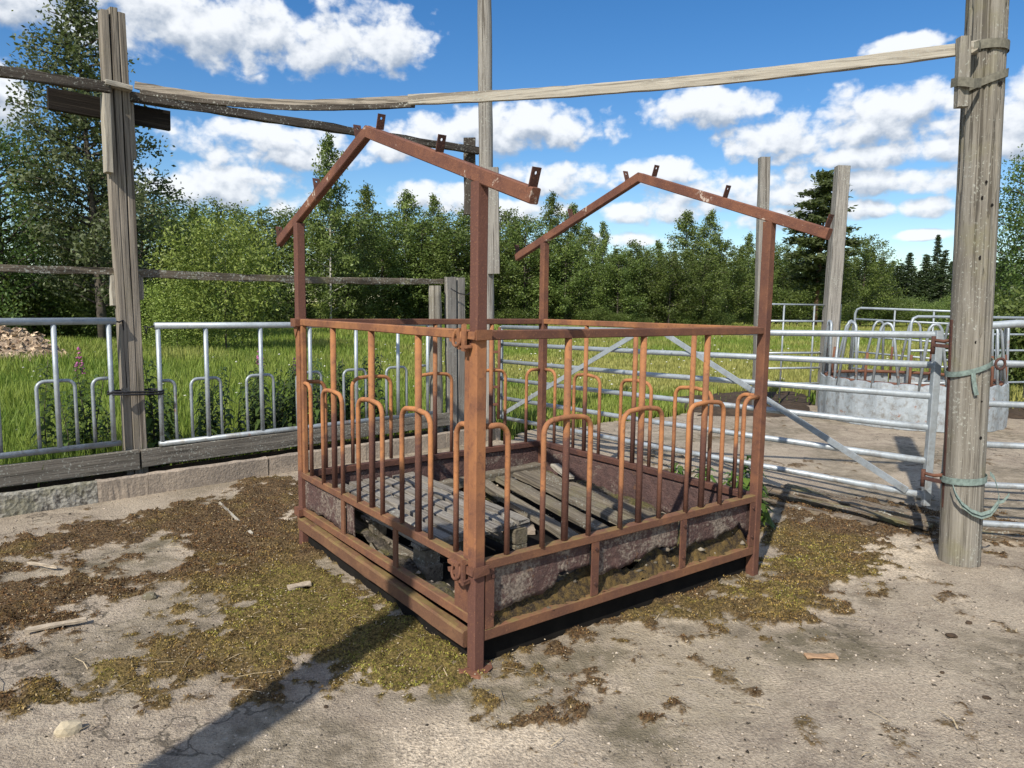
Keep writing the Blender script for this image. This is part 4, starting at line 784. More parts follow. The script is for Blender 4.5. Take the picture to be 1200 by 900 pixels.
PL = [((1.30, 1.95, .26), (1.10, .62, .20), .10, 'mossy leftmost plank of the loose floor planks'), ((1.47, 1.93, .27), (1.32, .60, .215), .11, 'second loose floor plank, next to the mossy one'), ((1.645, 1.93, .28), (1.52, .56, .225), .125, 'third loose floor plank from the mossy one'), ((1.79, 1.90, .265), (1.74, .50, .21), .13, 'widest loose floor plank nearest the right side sheet')]
for i, (a, b_, w, lb) in enumerate(PL): bar('floor_plank', lb, 'plank', a, b_, w, .035, M_WPLANK, 'loose planks on the feeder floor', FM, segs=10, jit=.004, seed=60 + i)
bar('floor_beam', 'short thick beam lying along the back of feeder', 'beam', (.95, 1.86, .27), (1.86, 1.90, .29), .09, .06, M_WPLANK, None, FM, segs=8, jit=.005, seed=66)
bar('floor_timber', 'square timber lying low under the near pallet corner', 'timber', (.16, 1.25, .175), (.19, .66, .175), .10, .09, M_WPLANK, None, FM, segs=5, jit=.003, seed=67)
bar('thin_stick', 'thin dark stick on the litter by the front corner', 'stick', (.62, .50, .16), (.30, .12, .235), .02, .018, M_WDARK, None, FM, segs=5, jit=.002, seed=68)
bar('broken_board', 'short pale broken board by the back right corner', 'board', (1.80, 1.45, .30), (1.86, 1.70, .34), .07, .02, M_WLIGHT, None, FM, segs=3, jit=.004, seed=69)
bar('flat_slab', 'pale flat slab on the floor beside the pallet', 'slab', (1.0, 1.02, .150), (1.25, 1.45, .155), .22, .03, M_KERB, None, FM, segs=5, jit=.004, seed=70)

# ================================================================== field gate
GR = Vector((2.70, 4.60, 0)); GL = Vector((-.12, 8.28, 0))
gate = thing('field_gate', 'six bar galvanised field gate hung on the thick pole', 'gate', (GR.x, GR.y, .32))
def gp(t, z, off=0.0):
    d = (GL - GR).normalized(); nrm = Vector((d.y, -d.x, 0)); p = GR + (GL - GR) * t + nrm * off
    return (p.x, p.y, z - .10 * t)
zR = [1.398, 1.205, 1.005, .800, .580, .352]
for i, z in enumerate(zR): tube('gate_bar', [gp(0, z), gp(.5, z - .012 + .004 * (i % 2)), gp(1, z)], .0225, M_GALV, gate, 12)
beam('end_stile', gp(-.003, .29), gp(-.003, 1.425), .045, .045, M_GALV, gate, up=(1, 0, 0), ch=.004)
beam('end_plate', gp(-.022, .32, .02), gp(-.022, 1.40, .02), .012, .03, M_GALV, gate, up=(1, 0, 0))
beam('end_stile', gp(1.003, .36), gp(1.003, 1.41), .045, .045, M_GALV, gate, up=(1, 0, 0), ch=.004)
beam('brace', gp(.49, 1.40, -.032), gp(.02, .37, -.032), .008, .045, M_GALV, gate, up=(0, 0, 1)); beam('brace', gp(.53, 1.40, -.032), gp(.985, .40, -.032), .008, .045, M_GALV, gate, up=(0, 0, 1))
br = thing('latch_ladder', 'rusty ladder shaped latch irons at far gate end', 'latch', (-.14, 8.2, .3))
tube('side_bar', [(-.15, 8.17, .25), (-.15, 8.17, 1.30)], .018, M_RUSTD, br, 8)
for z in (.42, .62, .82, 1.02, 1.2): beam('rung', (-.25, 8.14, z), (-.15, 8.17, z), .02, .03, M_RUSTD, br)
for i, (a, b_, w) in enumerate((((2.02, 6.00, .02), (2.95, 4.95, .03), .10), ((2.12, 6.12, .02), (3.10, 5.02, .035), .09), ((2.35, 6.05, .03), (3.0, 5.30, .02), .12), ((1.98, 5.70, .015), (2.62, 5.02, .02), .08), ((3.15, 4.86, .02), (4.3, 4.42, .03), .11), ((3.2, 4.98, .03), (4.6, 4.52, .02), .10), ((3.3, 5.12, .02), (4.3, 4.80, .03), .12), ((2.62, 5.42, .03), (3.25, 5.02, .04), .08))):
    bar('rotten_board', ('mossy rotten board flat under the gate, nearest the hay feeder', 'long dark rotten board flat under the middle of the gate', 'broad broken board flat behind the long dark one', 'narrow board end in the moss before the gate', 'rotten board just right of the pole foot', 'long rotten board reaching the right edge behind the pole', 'broad rotten board farthest behind the pole', 'short splintered board close left of the pole foot')[i], 'board', a, b_, w, .035, M_WROT, 'rotten boards lying under the gates', None, segs=16, jit=.010, seed=120 + i)
# second gate at the right edge
g2 = thing('field_gate', 'galvanised gate with thick curved top tube at right edge', 'gate', (3.1, 4.72, .1)); A2 = Vector((3.02, 4.74, 0)); B2 = Vector((6.6, 4.15, 0))
def g2p(t, z): p = A2 + (B2 - A2) * t; return (p.x, p.y, z)
tube('top_tube', [g2p(-.015, .10), g2p(-.015, 1.30), g2p(-.012, 1.37), g2p(.0, 1.425), g2p(.03, 1.46), g2p(.07, 1.475), g2p(.5, 1.475), g2p(1, 1.475)], .026, M_GALV, g2, 12)
for z in (1.215, .945, .672, .40, .135): tube('gate_bar', [g2p(-.01, z), g2p(.5, z - .005), g2p(1, z)], .021, M_GALV, g2, 10)
tube('end_stile', [g2p(1, .10), g2p(1, 1.475)], .024, M_GALV, g2, 10)

# ================================================================== ring feeder
RC = Vector((5.70, 10.28, 0)); RR = 1.17
rf = thing('ring_feeder', 'round galvanised cattle feeder with leaning hoop bars', 'cattle feeder', RC)
NS = 6; top_n = 96
for k in range(NS):
    a0 = 2 * math.pi * k / NS + .28; a1 = a0 + 2 * math.pi / NS - .012; V = []; F = []; m_ = 26
    for i in range(m_ + 1):
        a = a0 + (a1 - a0) * i / m_; u = (i / m_ * 4) % 1.0; dip = .028 * math.exp(-((u - .5) / .16) ** 2); zt = .60 - dip; ro = RR + .012 * math.sin(i * .9 + k); bul = .018
        for (r_, z) in ((ro + .01, .005), (ro + bul, .2), (ro + bul * .6, .42), (ro, zt), (ro - .02, zt + .004), (ro - .024, zt - .02), (ro - .012, .42), (ro - .01, .005)): V.append((r_ * math.cos(a), r_ * math.sin(a), z))
    for i in range(m_):
        for j in range(7): F.append((i * 8 + j, (i + 1) * 8 + j, (i + 1) * 8 + j + 1, i * 8 + j + 1))
    for e0 in (0, m_ * 8): F.append(tuple(e0 + j for j in range(8)))
    obj('sheet_panel', mesh('sheet_panel', V, F, M_GALVS, False), Matrix.Translation(RC), rf)
tube('inner_ring', [(RC.x + (RR - .06) * math.cos(a), RC.y + (RR - .06) * math.sin(a), .585) for a in np.linspace(0, 2 * math.pi, 49)[:-1]], .024, M_RUSTD, rf, 8, closed=True)
for k in range(13):
    a = 2 * math.pi * k / 13 + .1; ca, sa = math.cos(a), math.sin(a); tn = Vector((-sa, ca, 0)); rd = Vector((ca, sa, 0)); r_ = RR - .03
    wb, wtp = .17, .065; zt = 1.38; ln = random.uniform(-.10, .02); tl = random.uniform(-.05, .05)
    pts = [RC + rd * r_ - tn * wb + Vector((0, 0, .50)), RC + rd * (r_ + ln * .8) - tn * (wtp + .01 - tl) + Vector((0, 0, zt - .08))] + [RC + rd * (r_ + ln) + tn * (tl - wtp * math.cos(q)) + Vector((0, 0, zt - .07 + .07 * math.sin(q))) for q in np.linspace(.3, math.pi - .3, 5)] + [RC + rd * (r_ + ln * .8) + tn * (wtp + .01 + tl) + Vector((0, 0, zt - .08)), RC + rd * r_ + tn * wb + Vector((0, 0, .50))]
    tube('hoop_bar', pts, .019, M_GALVW, rf, 9)
    a += math.pi / 13; rd = Vector((math.cos(a), math.sin(a), 0)); b0 = RC + rd * (r_ - .01)
    tube('short_post', [b0 + Vector((0, 0, .48)), b0 + Vector((0, 0, .75)), b0 + rd * -.02 + Vector((0, 0, .98 + .25 * (k % 3 == 0)))], .018, M_RUSTD if k % 3 else M_GALVW, rf, 8)

# hurdles beyond
def hurdle(label, a, b, z0, z1, rails, ups, r=.019, roundL=False, roundR=False, lean=0):
    a = Vector(a); b = Vector(b); th = thing('steel_hurdle', label, 'hurdle', (a.x, a.y, z0), 'galvanised hurdles beyond the gate'); dz = b.z - a.z
    def P(t, z): p = a + (b - a) * t; return (p.x, p.y - lean * (z - z0), z + dz * t)
    L = (b - a).length; q = .10 / L
    top = ([P(0, z0), P(0, z1 - .1), P(q * .3, z1 - .03), P(q, z1)] if roundL else [P(0, z0), P(0, z1)]) + ([P(1 - q, z1), P(1 - q * .3, z1 - .03), P(1, z1 - .1), P(1, z0)] if roundR else [P(1, z1), P(1, z0)])
    tube('frame', top, r + .003, M_GALV, th, 9)
    for z in rails: tube('rail', [P(0, z), P(1, z)], r - .002, M_GALV, th, 8)
    for t in ups: tube('upright', [P(t, z0), P(t, z1)], r - .004, M_GALVW, th, 8)
    return th
hurdle('galvanised hurdle between the two grey posts', (3.86, 11.2, 0), (5.24, 11.6, 0), .15, 1.62, [1.36, .86, .62, .37], [.27, .66])
hurdle('galvanised hurdle with rounded corner behind ring feeder', (6.15, 13.0, 0), (7.1, 11.6, -.04), .25, 1.585, [1.385, 1.08, .8, .5], [.42, .8], roundL=True)
hurdle('low rounded hurdle passing behind the thick pole', (5.98, 10.85, 0), (9.4, 11.6, 0), .2, 1.46, [1.2, .95, .7, .45], [.3, .62], roundL=True)

# ================================================================== vegetation
def leaf_cards(c, size, colr, droop=.0, elong=1.0):
    n = len(c); d1 = rng.normal(0, 1, (n, 3)); d1[:, 2] = d1[:, 2] * .7 - droop; d1 /= np.linalg.norm(d1, axis=1)[:, None]
    d2 = rng.normal(0, 1, (n, 3)); d2 -= d1 * (d1 * d2).sum(1)[:, None]; d2 /= np.linalg.norm(d2, axis=1)[:, None]
    s = size[:, None]; V = np.stack([c - d1 * s * .5 * elong, c + d2 * s * .32, c + d1 * s * .5 * elong, c - d2 * s * .32], 1)
    F = np.arange(n * 4).reshape(n, 4); return V.reshape(-1, 3), F, np.repeat(colr, 4, 0)
def profile(kind, t):
    if kind == 'birch': return np.clip(np.minimum(1.0, (t + .10) * 3.4) * (1 - t ** 1.6) ** .8, .05, None)
    if kind == 'broad': return np.clip(np.sqrt(np.clip(1 - ((t - .42) / .62) ** 2, 0, 1)), .12, None)
    if kind == 'bush': return np.clip(np.sqrt(np.clip(1 - ((t - .25) / .78) ** 2, 0, 1)), .1, None)
    if kind == 'spruce': return np.clip((1 - t) ** .9, .03, None)
    if kind == 'pine': return np.clip(np.where(t < .25, t * 2.4 + .2, .9 * (1 - t) ** .5), .1, None)
    if kind == 'aspen': return np.clip(np.minimum(.6 + t * 1.6, 1) * np.clip(1 - t ** 3.0, 0, 1) ** .9, .10, None)
def make_tree(H, rad, kind, nb, leaves, lsize, colA, colB, z0=.0, seed=0, trunk_r=.09, droop=.3, spread=.30, elong=1.4, bark=None, show=.0):
    """returns (trunk mesh, crown mesh): trunk with limbs, crown of leaf clumps set along them"""
    r = np.random.default_rng(seed); parts = []; bend = [(.12 * H * .12 * math.sin(2.2 * t + seed) , .1 * H * .12 * math.cos(1.7 * t + seed * 2)) for t in np.linspace(0, 1, 7)]
    tp = [(bend[i][0] - bend[0][0], bend[i][1] - bend[0][1], H * .97 * i / 6) for i in range(7)]; parts.append(tube_vf(tp, .1, 7, rs=[trunk_r * (1 - .88 * i / 6) for i in range(7)]))
    zz = z0 + (H - z0) * (np.arange(nb) + r.random(nb)) / nb; az_ = np.arange(nb) * 2.399 + r.normal(0, .4, nb); C = []; Cs = []
    for i in range(nb):
        t = (zz[i] - z0) / (H - z0); L = rad * float(profile(kind, np.array(t))) * r.uniform(.72, 1.15); k = zz[i] / H * 6; j = min(int(k), 5); w = k - j
        o = np.array(tp[j]) * (1 - w) + np.array(tp[j + 1]) * w; o[2] = zz[i]
        up_ = {'birch': .55, 'broad': .45, 'bush': .6, 'spruce': -.12, 'pine': .22, 'aspen': .5}[kind] * (1.2 - .4 * t)
        dirv = np.array([math.cos(az_[i]), math.sin(az_[i]), up_]); dirv /= np.linalg.norm(dirv[:2]); n_ = max(4, int(6 * L / rad) + 3)
        pts = []
        for q in np.linspace(0, 1, n_):
            p = o + dirv * L * q; p[2] -= droop * L * q * q; p += r.normal(0, .03 * L, 3) * q; pts.append(p)
        if L > .25 * rad and kind != 'bush': parts.append(tube_vf([tuple(pts[0]), tuple(pts[len(pts) // 2]), tuple(pts[-1])], .02, 4, rs=[trunk_r * .28, trunk_r * .17, trunk_r * .06]))
        for q, p in zip(np.linspace(0, 1, n_), pts):
            if q > (.12 if kind in ('spruce',) else .22): C.append(p); Cs.append((.35 + .65 * L / rad) * (1.0 if kind != 'spruce' else .55 + .45 * q))
    C = np.array(C); Cs = np.array(Cs); ci = r.choice(len(C), leaves, p=Cs / Cs.sum()); sp_ = spread * rad * .55
    if kind in ('spruce', 'pine'): off = r.normal(0, 1, (leaves, 3)) * np.array([sp_, sp_, sp_ * (.35 if kind == 'spruce' else .55)])
    else: off = r.normal(0, 1, (leaves, 3)) * sp_
    P = C[ci] + off * (.5 + .5 * Cs[ci])[:, None]; P[:, 2] = np.maximum(P[:, 2], .05)
    cb = r.random(len(C)); mixv = np.clip(cb[ci] * .75 + r.random(leaves) * .45 - .1, 0, 1)[:, None]; colr = np.array(colA) * (1 - mixv) + np.array(colB) * mixv; colr *= r.uniform(.75, 1.25, (leaves, 1))
    global rng; keep_ = rng; rng = r
    v, f, c = leaf_cards(P, lsize * r.uniform(.7, 1.3, leaves), colr, droop * .6, elong); rng = keep_
    tv, tf = join_vf(parts)
    return mesh('trunk', tv, tf, bark or M_TRUNK, True), mesh('crown', v, f, M_LEAF, False, c)
def plant_tree(name, label, meshes, x, y, h=1.0, wdt=None, rot=None, group=None, cat='tree', lift=-.05):
    wdt = wdt or h; M = Matrix.Translation((x, y, lift)) @ Matrix.Rotation(random.uniform(0, 6.28) if rot is None else rot, 4, 'Z') @ Matrix.Diagonal((wdt, wdt, h, 1))
    th = thing(name, label, cat, M, group); obj('trunk', meshes[0], M, th); obj('crown', meshes[1], M, th); return th
DK, MD, LT = (.030, .052, .014), (.060, .095, .020), (.105, .145, .030)
BIR = [make_tree(8, 2.0, 'birch', 50, 14000, .11, (.060, .092, .022), (.20, .255, .066), .6, s, .075, .38, .16, bark=M_BIRCH) for s in (1, 2, 3, 15, 16)]
BRO = [make_tree(7, 2.4, 'broad', 54, 14000, .12, (.052, .085, .02), (.18, .235, .055), .2, s, .10, .15, .16) for s in (4, 5, 6, 17)]
SPR = [make_tree(12, 2.3, 'spruce', 84, 11000, .18, (.026, .046, .020), (.068, .10, .036), .8, s, .13, .25, .18, 1.7) for s in (7, 8)]
PIN = [make_tree(12, 2.4, 'pine', 40, 10000, .20, (.055, .08, .03), (.14, .175, .065), 3.0, s, .14, .10, .22, 1.6, M_PINEBARK) for s in (9, 10)]
BUS = [make_tree(2.6, 1.7, 'bush', 90, 16000, .055, (.13, .20, .035), (.33, .40, .09), .05, s, .03, .1, .20, 1.5) for s in (11, 12)]
SCR = [make_tree(2.2, 1.9, 'bush', 60, 8000, .09, (.07, .115, .025), (.17, .22, .055), .1, s, .03, .1, .22, 1.5) for s in (13, 14)]
def X_(px, Y): return (px - 600 + (300 - 450) * -.0136) / CAM_F * Y * 1.0
def H_(py, px, Y): return 1.55 + (357.6 + (px - 600) * .0136 - py) / CAM_F * Y
# the tree line across the meadow: (pixel-free) bearing, distance, height
ROW = [('birch', 385, 168, 38), ('broad', 300, 252, 40), ('broad', 262, 244, 37), ('birch', 226, 248, 33), ('broad', 345, 252, 44), ('birch', 425, 222, 47), ('birch', 470, 226, 49), ('birch', 508, 232, 50), ('broad', 545, 252, 50), ('broad', 585, 250, 52), ('birch', 640, 232, 50), ('birch', 665, 242, 52), ('broad', 612, 262, 48), ('birch', 700, 264, 50), ('broad', 735, 288, 50), ('birch', 765, 284, 52), ('birch', 797, 250, 52), ('birch', 822, 250, 55), ('broad', 845, 288, 55), ('birch', 868, 276, 60), ('broad', 905, 290, 64), ('birch', 930, 285, 66), ('broad', 1003, 282, 66), ('broad', 970, 300, 60), ('birch', 1022, 305, 72),
       ('broad', 405, 262, 41), ('broad', 445, 258, 45), ('broad', 490, 262, 46), ('broad', 528, 268, 46), ('broad', 565, 280, 47), ('broad', 660, 282, 48), ('broad', 720, 300, 48), ('broad', 780, 300, 49), ('birch', 745, 296, 60), ('broad', 820, 302, 50), ('birch', 600, 258, 58), ('birch', 685, 268, 60), ('broad', 880, 306, 58)]
LAND = [(-999, 'the left photo edge'), (150, 'the plank post'), (326, 'the left rafter end'), (430, 'the front gable peak'), (563, 'the front feeder post'), (637, 'the back feeder post'), (750, 'the rear gable peak'), (893, 'the first grey post'), (985, 'the leaning grey post')]
ORD = ['first', 'second', 'third', 'fourth', 'fifth', 'sixth', 'seventh', 'eighth', 'ninth']
rank = {}
for (k, px_, py_, Y) in sorted(ROW, key=lambda q: q[1]):
    la = [l for l in LAND if l[0] < px_][-1][1]; rank.setdefault((k, la), []).append(px_)
for i, (k, px_, py_, Y) in enumerate(ROW):
    lib = BIR if k == 'birch' else BRO; base = 8.0 if k == 'birch' else 7.0; h = H_(py_, px_, Y) / base; w = max(.72, h * random.uniform(.85, 1.1)) * (1.08 if k == 'broad' else 1.0)
    la = [l for l in LAND if l[0] < px_][-1][1]; lst = rank[(k, la)]; q = ORD[lst.index(px_)] + ' ' if len(lst) > 1 else ''
    lb = ('%s%s right of %s, in the distant tree line' % (q, 'slender birch' if k == 'birch' else 'rounded leafy tree', la)) if len(lst) > 1 else ('%s right of %s, in the distant tree line' % ('slender birch' if k == 'birch' else 'rounded leafy tree', la))
    if i == 0: lb = 'tallest birch, rising behind the left rafter of the front gable'; w = h * .80
    plant_tree('birch_tree' if k == 'birch' else 'leafy_tree', lb, lib[i % len(lib)], X_(px_, Y), Y, h, w, None, 'birches of the tree line' if k == 'birch' else 'leafy trees of the tree line')
plant_tree('pine_tree', 'tall pine rising behind the two grey posts', PIN[0], X_(950, 58), 58, H_(206, 950, 58) / 12, 1.55, 2.0)
# distant conifer forest at the right
for i in range(64):
    px_ = 900 + i * 6.2 + random.uniform(-4, 4); Y = random.uniform(98, 130); tpy = 306 + 6 * math.sin(i * 1.7) + random.uniform(-8, 8)
    if i == 31: px_, tpy, Y = 1090, 277, 104
    far_ = plant_tree('spruce_tree', 'tallest pointed spruce above the distant forest edge' if i == 31 else 'dark spruce in the distant forest edge at the right', SPR[i % 2], X_(px_, Y), Y, H_(tpy, px_, Y) / 12, 1.05 if i != 31 else .95, None, None if i == 31 else 'spruces of the distant forest')
for i in range(24):
    px_ = 480 + i * 18; Y = random.uniform(84, 100); plant_tree('spruce_tree', 'dark spruce glimpsed behind the birches', SPR[i % 2], X_(px_, Y), Y, H_(296 + random.uniform(-6, 8), px_, Y) / 12, .85, None, 'spruces behind the birches')
# the wood carries on past both edges of the view
for i in range(14):
    px_ = (-40 - i * 75) if i < 7 else (1270 + (i - 7) * 80); Y = 44 if i < 7 else 70; k = i % 2
    plant_tree('leafy_tree' if k else 'birch_tree', 'tree of the wood past the %s photo edge' % ('left' if i < 7 else 'right'), (BRO if k else BIR)[i % 3], X_(px_, Y), Y - abs(px_ - 600) * .004, 1.5 if i < 7 else 1.35, 1.7, None, 'trees of the wood outside the view')
# scrub at the feet of the woods
for i in range(30):
    px_ = 250 + i * 23 + random.uniform(-8, 8); Y = 49 + random.uniform(-3, 4) if px_ < 860 else 58 + random.uniform(0, 14); s = random.uniform(.3, .6) if px_ < 860 else random.uniform(.8, 1.3)
    plant_tree('scrub_bush', 'low green scrub at the foot of the tree line', SCR[i % 2], X_(px_, Y), Y, s, s * 1.1, None, 'scrub along the tree line', 'bush')
for i in range(22):
    px_ = 990 + i * 14 + random.uniform(-5, 5); Y = random.uniform(66, 84); s = random.uniform(.8, 1.35)
    plant_tree('young_tree', 'bright young growth in front of the distant forest', SCR[i % 2], X_(px_, Y), Y, s, s, None, 'young growth before the forest', 'bush')
# nearer trees
ASP = make_tree(9.9, 2.05, 'aspen', 96, 22000, .105, (.075, .105, .045), (.20, .235, .115), 1.2, 21, .15, .22, .17, 1.3)
plant_tree('aspen_tree', 'tall airy grey green aspen behind the plank post', ASP, X_(119, 22), 22, H_(8, 119, 22) / 9.9, 1.0, 1.0)
OAK = make_tree(6.2, 2.7, 'broad', 76, 19000, .10, (.04, .078, .018), (.115, .175, .045), .2, 22, .14, .1, .18)
plant_tree('maple_tree', 'dark green leafy tree at the far left edge', OAK, X_(8, 22), 22, H_(172, 8, 22) / 6.2, .78, 1.0)
plant_tree('maple_tree', 'leafy tree filling the gap right of the aspen', OAK, X_(165, 27), 27, H_(238, 165, 27) / 6.2, .95, 2.6)
plant_tree('maple_tree', 'low leafy tree between dark tree and plank post', OAK, X_(75, 26), 26, H_(262, 75, 26) / 6.2, .85, 4.0)
plant_tree('maple_tree', 'dense shaded tree behind the bright willow bush', OAK, X_(215, 33), 33, H_(262, 215, 33) / 6.2, 1.1, 5.0)
plant_tree('oak_tree', 'leafy oak right of the thick pole', OAK, X_(1212, 42), 42, H_(190, 1212, 42) / 6.2, 1.25, .4)
plant_tree('willow_bush', 'bright yellow green willow bush behind the feed barrier', BUS[0], X_(262, 19.5), 19.5, H_(258, 262, 19.5) / 2.6 * .92, 1.05, .6, None, 'bush')
plant_tree('willow_bush', 'smaller bright bush left of the big willow bush', BUS[1], X_(205, 19), 19, .72, .7, 1.6, None, 'bush')
for i, (px_, Y, s) in enumerate(((10, 22.5, .8), (62, 24, .95), (112, 23.5, .8), (-40, 22, 1.0), (158, 25, .8))):
    plant_tree('nettle_bush', ('dark undergrowth right behind the chippings heap', 'undergrowth under the low leafy tree', 'undergrowth at the foot of the aspen', 'undergrowth beyond the left photo edge', 'undergrowth just right of the plank post')[i], SCR[i % 2], X_(px_, Y), Y, s, s * .9, None, 'undergrowth below the left trees', 'bush')
for i, (px_, Y, s) in enumerate(((1185, 13.5, .72), (1225, 13.0, .8), (1150, 15.0, .6))):
    plant_tree('nettle_bush', ('dark green undergrowth just right of the thick pole, behind the gate', 'dark green undergrowth at the right photo edge, behind the gate', 'dark green undergrowth hidden half behind the thick pole')[i], SCR[i % 2], X_(px_, Y), Y, s, s * .8, None, 'undergrowth behind the right gate', 'bush')

# meadow grass
def grass_field(n, r0, r1, seed, hscale=1.0):
    u = rng.random(n); r = r0 * (r1 / r0) ** (u ** .9); a = (rng.random(n) * 2 - 1) * .78; x = r * np.sin(a); y = r * np.cos(a); return x, y
x, y = grass_field(330000, 5.2, 60, 1)
lx = (x - BM[0][3]) * bc + (y - BM[1][3]) * bs; ly = -(x - BM[0][3]) * bs + (y - BM[1][3]) * bc
ok = (sdpoly(x, y, YARD) + (fbm(x, y, 2.3, 4, 91) - .5) * .5 < -.02) & ~((lx < 4.9) & (ly < .12)); soil = sdpoly(x, y, [(2.6, 10.2), (3.4, 10.2), (4.5, 10.4), (4.9, 11.8), (5.4, 13.2), (4.0, 13.4), (2.8, 12.4)]); ok &= (soil < -.05) | (rng.random(len(x)) < .06); ok &= (y > 3) & ~((x > 6.3) & (y < 12.2) & (rng.random(len(x)) < .8))
x, y, lx, ly = x[ok], y[ok], lx[ok], ly[ok]; n = len(x); r_ = np.hypot(x, y)
n1 = fbm(x, y, .35, 4, 101); n2 = fbm(x, y, 1.4, 3, 102)
mown = np.exp(-(((x - 2.0) / 5.5) ** 2 + ((y - 17) / 6.5) ** 2)) + .6 * np.exp(-(((x + 5) / 4.5) ** 2 + ((y - 16) / 5) ** 2)) * 0
h = (.16 + .22 * n1 + .10 * rng.random(n)) * (1 - .68 * np.clip(mown, 0, 1)) * (1 + .35 * smooth(r_, 20, 45)); h *= np.where((x < -1), 1.35, 1); yl_ = smooth(-x, 0, 3)
w = .006 + .0016 * r_; gA = np.array([.13, .215, .03]); gB = np.array([.30, .365, .07]); gC = np.array([.50, .46, .15])
k = np.clip(n2 * 1.1 + rng.normal(0, .2, n) - .05, 0, 1)[:, None]; yl = np.clip((n1 - .42) * 2.2 + .55 * np.clip(mown, 0, 1) + .4 * smooth(x, 6, 20) - .35 * yl_ + rng.normal(0, .12, n), 0, .8)[:, None]
colg = (gA * (1 - k) + gB * k) * (1 - yl) + gC * yl * .85; colg *= rng.uniform(.75, 1.25, (n, 1))
v, f, c = blades(x, y, np.full(n, -.07), h, w, h * .45 * rng.random(n), colg)
tagp(obj('grass', mesh('grass', v, f, M_GRASS, col=c)), 'long green meadow grass beyond the yard', None, None, 'stuff')
# white clover and yarrow heads
nf = 700; fx, fy = grass_field(nf, 7, 40, 3); ok = (sdpoly(fx, fy, YARD) < -.4); fx, fy = fx[ok], fy[ok]; nf = len(fx)
v, f, c = pebbles(fx, fy, .16 + .18 * rng.random(nf), .008 + .0012 * np.hypot(fx, fy), np.tile(np.array([[.62, .62, .52]]), (nf, 1)) * rng.uniform(.6, 1.1, (nf, 1)), .5)
tagp(obj('meadow_flowers', mesh('meadow_flowers', v, f, M_GRAVEL, col=c)), 'tiny white flower heads in the meadow grass', None, None, 'stuff')

# weeds behind the barrier
def weed_mesh(H, nl, seed, flower=False, ll=.15, colA=(.05, .085, .024), colB=(.11, .165, .045)):
    r = np.random.default_rng(seed); stems = [tube_vf([(0, 0, 0), (.02 * r.normal(), .02 * r.normal(), H * .5), (.04 * r.normal(), .04 * r.normal(), H)], .006, 5, rs=[.007, .005, .002])]
    V = []; F = []; Cc = []
    for i in range(nl):
        t = (i + .5) / nl; z = H * (.06 + .9 * t); a = i * 2.4 + r.normal(0, .3); L = ll * (1.15 - .6 * t) * r.uniform(.7, 1.2); d = np.array([math.cos(a), math.sin(a), 0]); s = np.array([-math.sin(a), math.cos(a), 0]) * L * .19
        p0 = np.array([0, 0, z]); p1 = p0 + d * L * .5 + [0, 0, L * .22]; p2 = p0 + d * L + [0, 0, -L * r.uniform(0, .5)]; o = len(V); V += [p0, p1 + s, p2, p1 - s]; F += [(o, o + 1, o + 2, o + 3)]; m_ = r.random(); cc = np.array(colA) * (1 - m_) + np.array(colB) * m_; Cc += [cc] * 4
    fl = None
    if flower:
        n_ = 40; z = H * (.86 + .26 * r.random(n_)); a = r.random(n_) * 6.28; q = .035 * (1.15 - (z / H - .86) / .26); fl = pebbles(np.cos(a) * q, np.sin(a) * q, z, np.full(n_, .011), np.tile(np.array([[.42, .13, .30]]), (n_, 1)) * r.uniform(.7, 1.2, (n_, 1)), .8)
    return mesh('stem', *stems[0], M_TRUNK, True), mesh('leaves', np.array(V), np.array(F), M_LEAF, False, np.array(Cc)), (mesh('flower_spike', fl[0], fl[1], M_GRAVEL, False, fl[2]) if fl else None)
WF = weed_mesh(1.0, 90, 1, True)[2]
WD = [weed_mesh(1.0, 90, 1), weed_mesh(.95, 80, 2), weed_mesh(.7, 70, 3, ll=.14)]
for i in range(44):
    if i < 6: s = .45 + .09 * i + random.uniform(-.03, .03); t_ = random.uniform(.30, .75)
    elif i < 13: s = 1.15 + random.uniform(-.06, .32); t_ = random.uniform(.22, .7)
    elif i < 18: s = 1.75 + random.uniform(-.2, .3); t_ = random.uniform(.3, .6)
    else: s = 2.25 + random.uniform(-.1, 1.3); t_ = random.uniform(.25, .8)
    k = i % 3; fl_ = i in (3, 21, 30); ms = WD[k]; sc = random.uniform(.72, 1.05); M = BM @ Matrix.Translation((s, t_, .08)) @ Matrix.Rotation(random.uniform(0, 6), 4, 'Z') @ Matrix.Scale(sc, 4)
    lb = ('tall dense willowherb without flowers behind the feed barriers', 'tall dark leaved willowherb behind the feed barriers', 'short broad weed behind the feed barriers')[k]
    th = thing('weed_plant', lb, 'plant', M, ('dense willowherbs', 'tall dark willowherbs', 'short broad weeds')[k] + ' behind the barrier'); obj('stem', ms[0], M, th); obj('leaves', ms[1], M, th)
    if fl_ and k == 0: obj('flower_spike', WF, M, th); th['label'] = {3: 'pink flowered willowherb left of the plank post', 21: 'pink flowered willowherb just left of the hay feeder', 30: 'pink flowered willowherb seen through the hay feeder bars'}[i]
DOC = weed_mesh(.30, 44, 6, ll=.15, colA=(.06, .12, .02), colB=(.13, .20, .04))
for i, (x0, y0) in enumerate(((1.62, 5.15), (1.72, 5.4), (1.78, 5.05), (1.5, 5.5), (1.95, 5.75), (1.35, 5.75))):
    M = Matrix.Translation((x0, y0, 0)) @ Matrix.Rotation(i * 1.3, 4, 'Z') @ Matrix.Scale(random.uniform(.8, 1.2), 4); th = thing('dock_plant', 'fresh green weed beside back right of the hay feeder', 'plant', M, 'fresh weeds beside the hay feeder'); obj('stem', DOC[0], M, th); obj('leaves', DOC[1], M, th)
